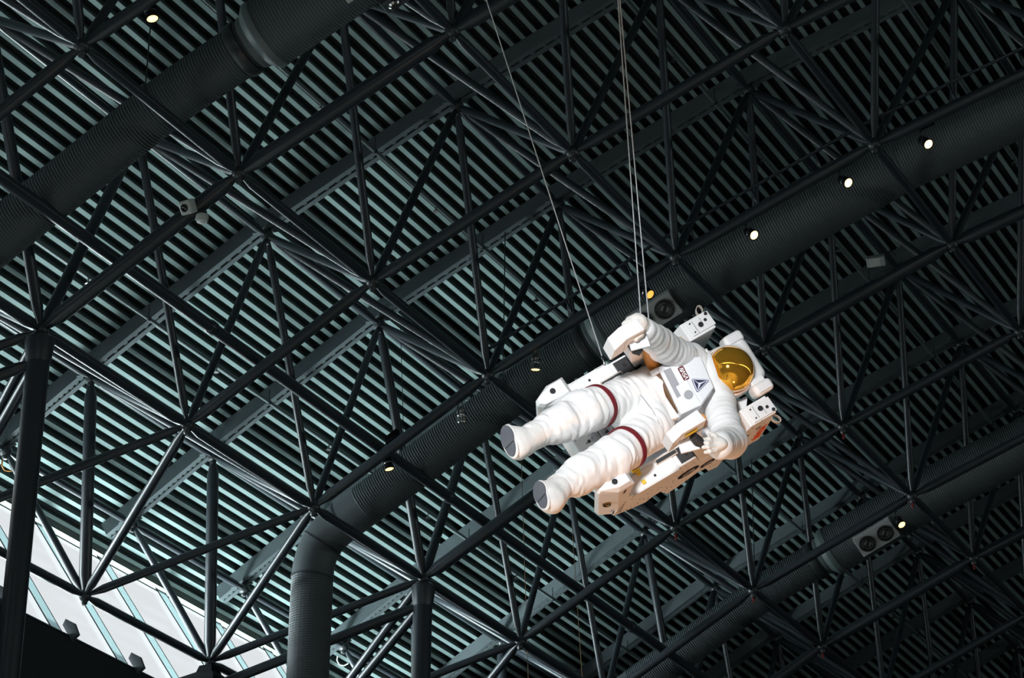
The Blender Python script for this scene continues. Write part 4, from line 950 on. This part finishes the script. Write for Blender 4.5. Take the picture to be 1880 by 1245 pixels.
# thin wires hanging through the roof frame
for px0, py0, px1, py1, nd, m, lab in ((956, 812, 970, 1245, Lnode(3, 1), 'wire', 'thin brown wire hanging below the upper boot'), (1045, 885, 1069, 1245, Lnode(4, 1), 'wire', 'thin brown wire hanging below the lower boot'),
                              (735, 590, 741, 800, Unode(3.5, .5), 'hub', 'thin dark wire beside the upper joint left of the unlit spotlight')):
    rd = ray(px0, py0); t_ = 20.0
    while t_ < 60:
        a = CAM+rd*t_
        if (a[2]-1.6)/S+CB[2] > AP[np.argmin(np.abs(AP[:, 0]-(a[1]/S+CB[1]))), 1]-.012: break
        t_ += .02
    b = hit(px1, py1, a, R[2]*np.array([1, 1, 0])); d = b-a; dk = 0
    tag(MB().tube(a-d*dk, (b+d*((b[2]-.01)/-d[2])) if m == 'wire' else b+d*.6, .0055, n=6).build('wire', m), lab, 'wire')

# ------------------------------------------------------------------ light, sky, camera
wd = bpy.data.worlds.new('World'); SC.world = wd; wd.use_nodes = True
bg = wd.node_tree.nodes['Background']; bg.inputs[0].default_value = (.93, .97, 1.0, 1); bg.inputs[1].default_value = .86
def area(name, loc, dirv, sx, sy, power, col=(1, 1, 1), spread=180):
    l = bpy.data.lights.new(name, 'AREA'); l.shape = 'RECTANGLE'; l.size = sx; l.size_y = sy; l.energy = power; l.color = col
    o = bpy.data.objects.new(name, l); COL.objects.link(o); o.location = loc; o.rotation_euler = Vector(dirv).to_track_quat('-Z', 'Y').to_euler()
    l.spread = math.radians(spread)
    return o
def spotl(name, loc, tgt, power, size, blend, col, rad=.15):
    l = bpy.data.lights.new(name, 'SPOT'); l.energy = power; l.spot_size = math.radians(size); l.spot_blend = blend; l.color = col; l.shadow_soft_size = rad
    o = bpy.data.objects.new(name, l); COL.objects.link(o); o.location = loc; o.rotation_euler = (Vector(tgt)-Vector(loc)).to_track_quat('-Z', 'Y').to_euler(); return o
ctr = AO+uU*(-.3)
spotl('unseen_spot', ctr+14*unit(-.15*vx+.33*vy+.93*vz), ctr, 9300, 12, .5, (.97, .98, 1.0), .8)
spotl('unseen_spot', ctr+7.5*unit(.36*vx-.80*vy+.48*vz), ctr, 880, 24, .5, (1.0, .44, .18), .3)
pool = CAM+unit(np.array([apx*0+ray(apx, apy)[0], ray(apx, apy)[1], 0]))*9.0
spotl('added_floor_spot', (pool[0]-3, pool[1]-6, 13.0), (pool[0], pool[1], 0), 11000, 62, .6, (1.0, .88, .70), .4)  # added unseen lamp; lights a floor pool for the visor to mirror
spotl('added_floor_spot', (-9, -7, 13.0), (-7, -3, 0), 5500, 50, .6, (1.0, .88, .70), .4)  # second added lamp for the floor mirrored in the visor
spotl('unseen_spot', ctr+8*unit(-.75*vx-.30*vy+.60*vz), ctr, 560, 24, .5, (.86, .95, 1.0), .3)  # added cool fill from the lower left, no lamp known there
# added area lamps outside the openings, standing in for daylight
area('added_daylight', W(4.3, 2.87, -2.45), (.12, -1, 1.05), 8.5, 1.4, 5600, (.82, 1.0, .99))  # added low lamp shining up past the sill onto the roof ribs
area('added_daylight', W(3.0, YW+2.6, ZW-.75), (.0, -1, .2), 20, 4.0, 6000, (.82, .97, 1.0))
area('added_daylight', DO+np.array([0, 1.2, 3.5]), (-.05, -1, .8), 20, 6.6, 700, (.80, 1.0, .99))  # added lamp behind the added opening, lifting the roof from below
area('added_daylight', (W(4, 0, 0)[0], yf-1.2, zt+.8), (0, 1, 0), 60, 1.3, 520, (.86, 1.0, .98), 110)
area('added_daylight', (xa_-1.2, (ya_+yb_)/2-4, zt+.8), (1, 0, 0), 30, 1.3, 260, (.86, 1.0, .98), 110)
cd = bpy.data.cameras.new('Camera'); cam = bpy.data.objects.new('Camera', cd); COL.objects.link(cam)
cd.sensor_width = 36; cd.sensor_fit = 'HORIZONTAL'; cd.lens = 36*F/IW; cd.clip_end = 500
mw = np.eye(4); mw[:3, 0] = R[0]; mw[:3, 1] = -R[1]; mw[:3, 2] = -R[2]; mw[:3, 3] = CAM
cam.matrix_world = Matrix(mw.tolist()); SC.camera = cam
SC.view_settings.view_transform = 'Standard'; SC.view_settings.look = 'None'; SC.view_settings.gamma = 1; SC.view_settings.use_curve_mapping = False
SC.view_settings.exposure = 0.0
SC.cycles.max_bounces = 6; SC.cycles.use_denoising = True
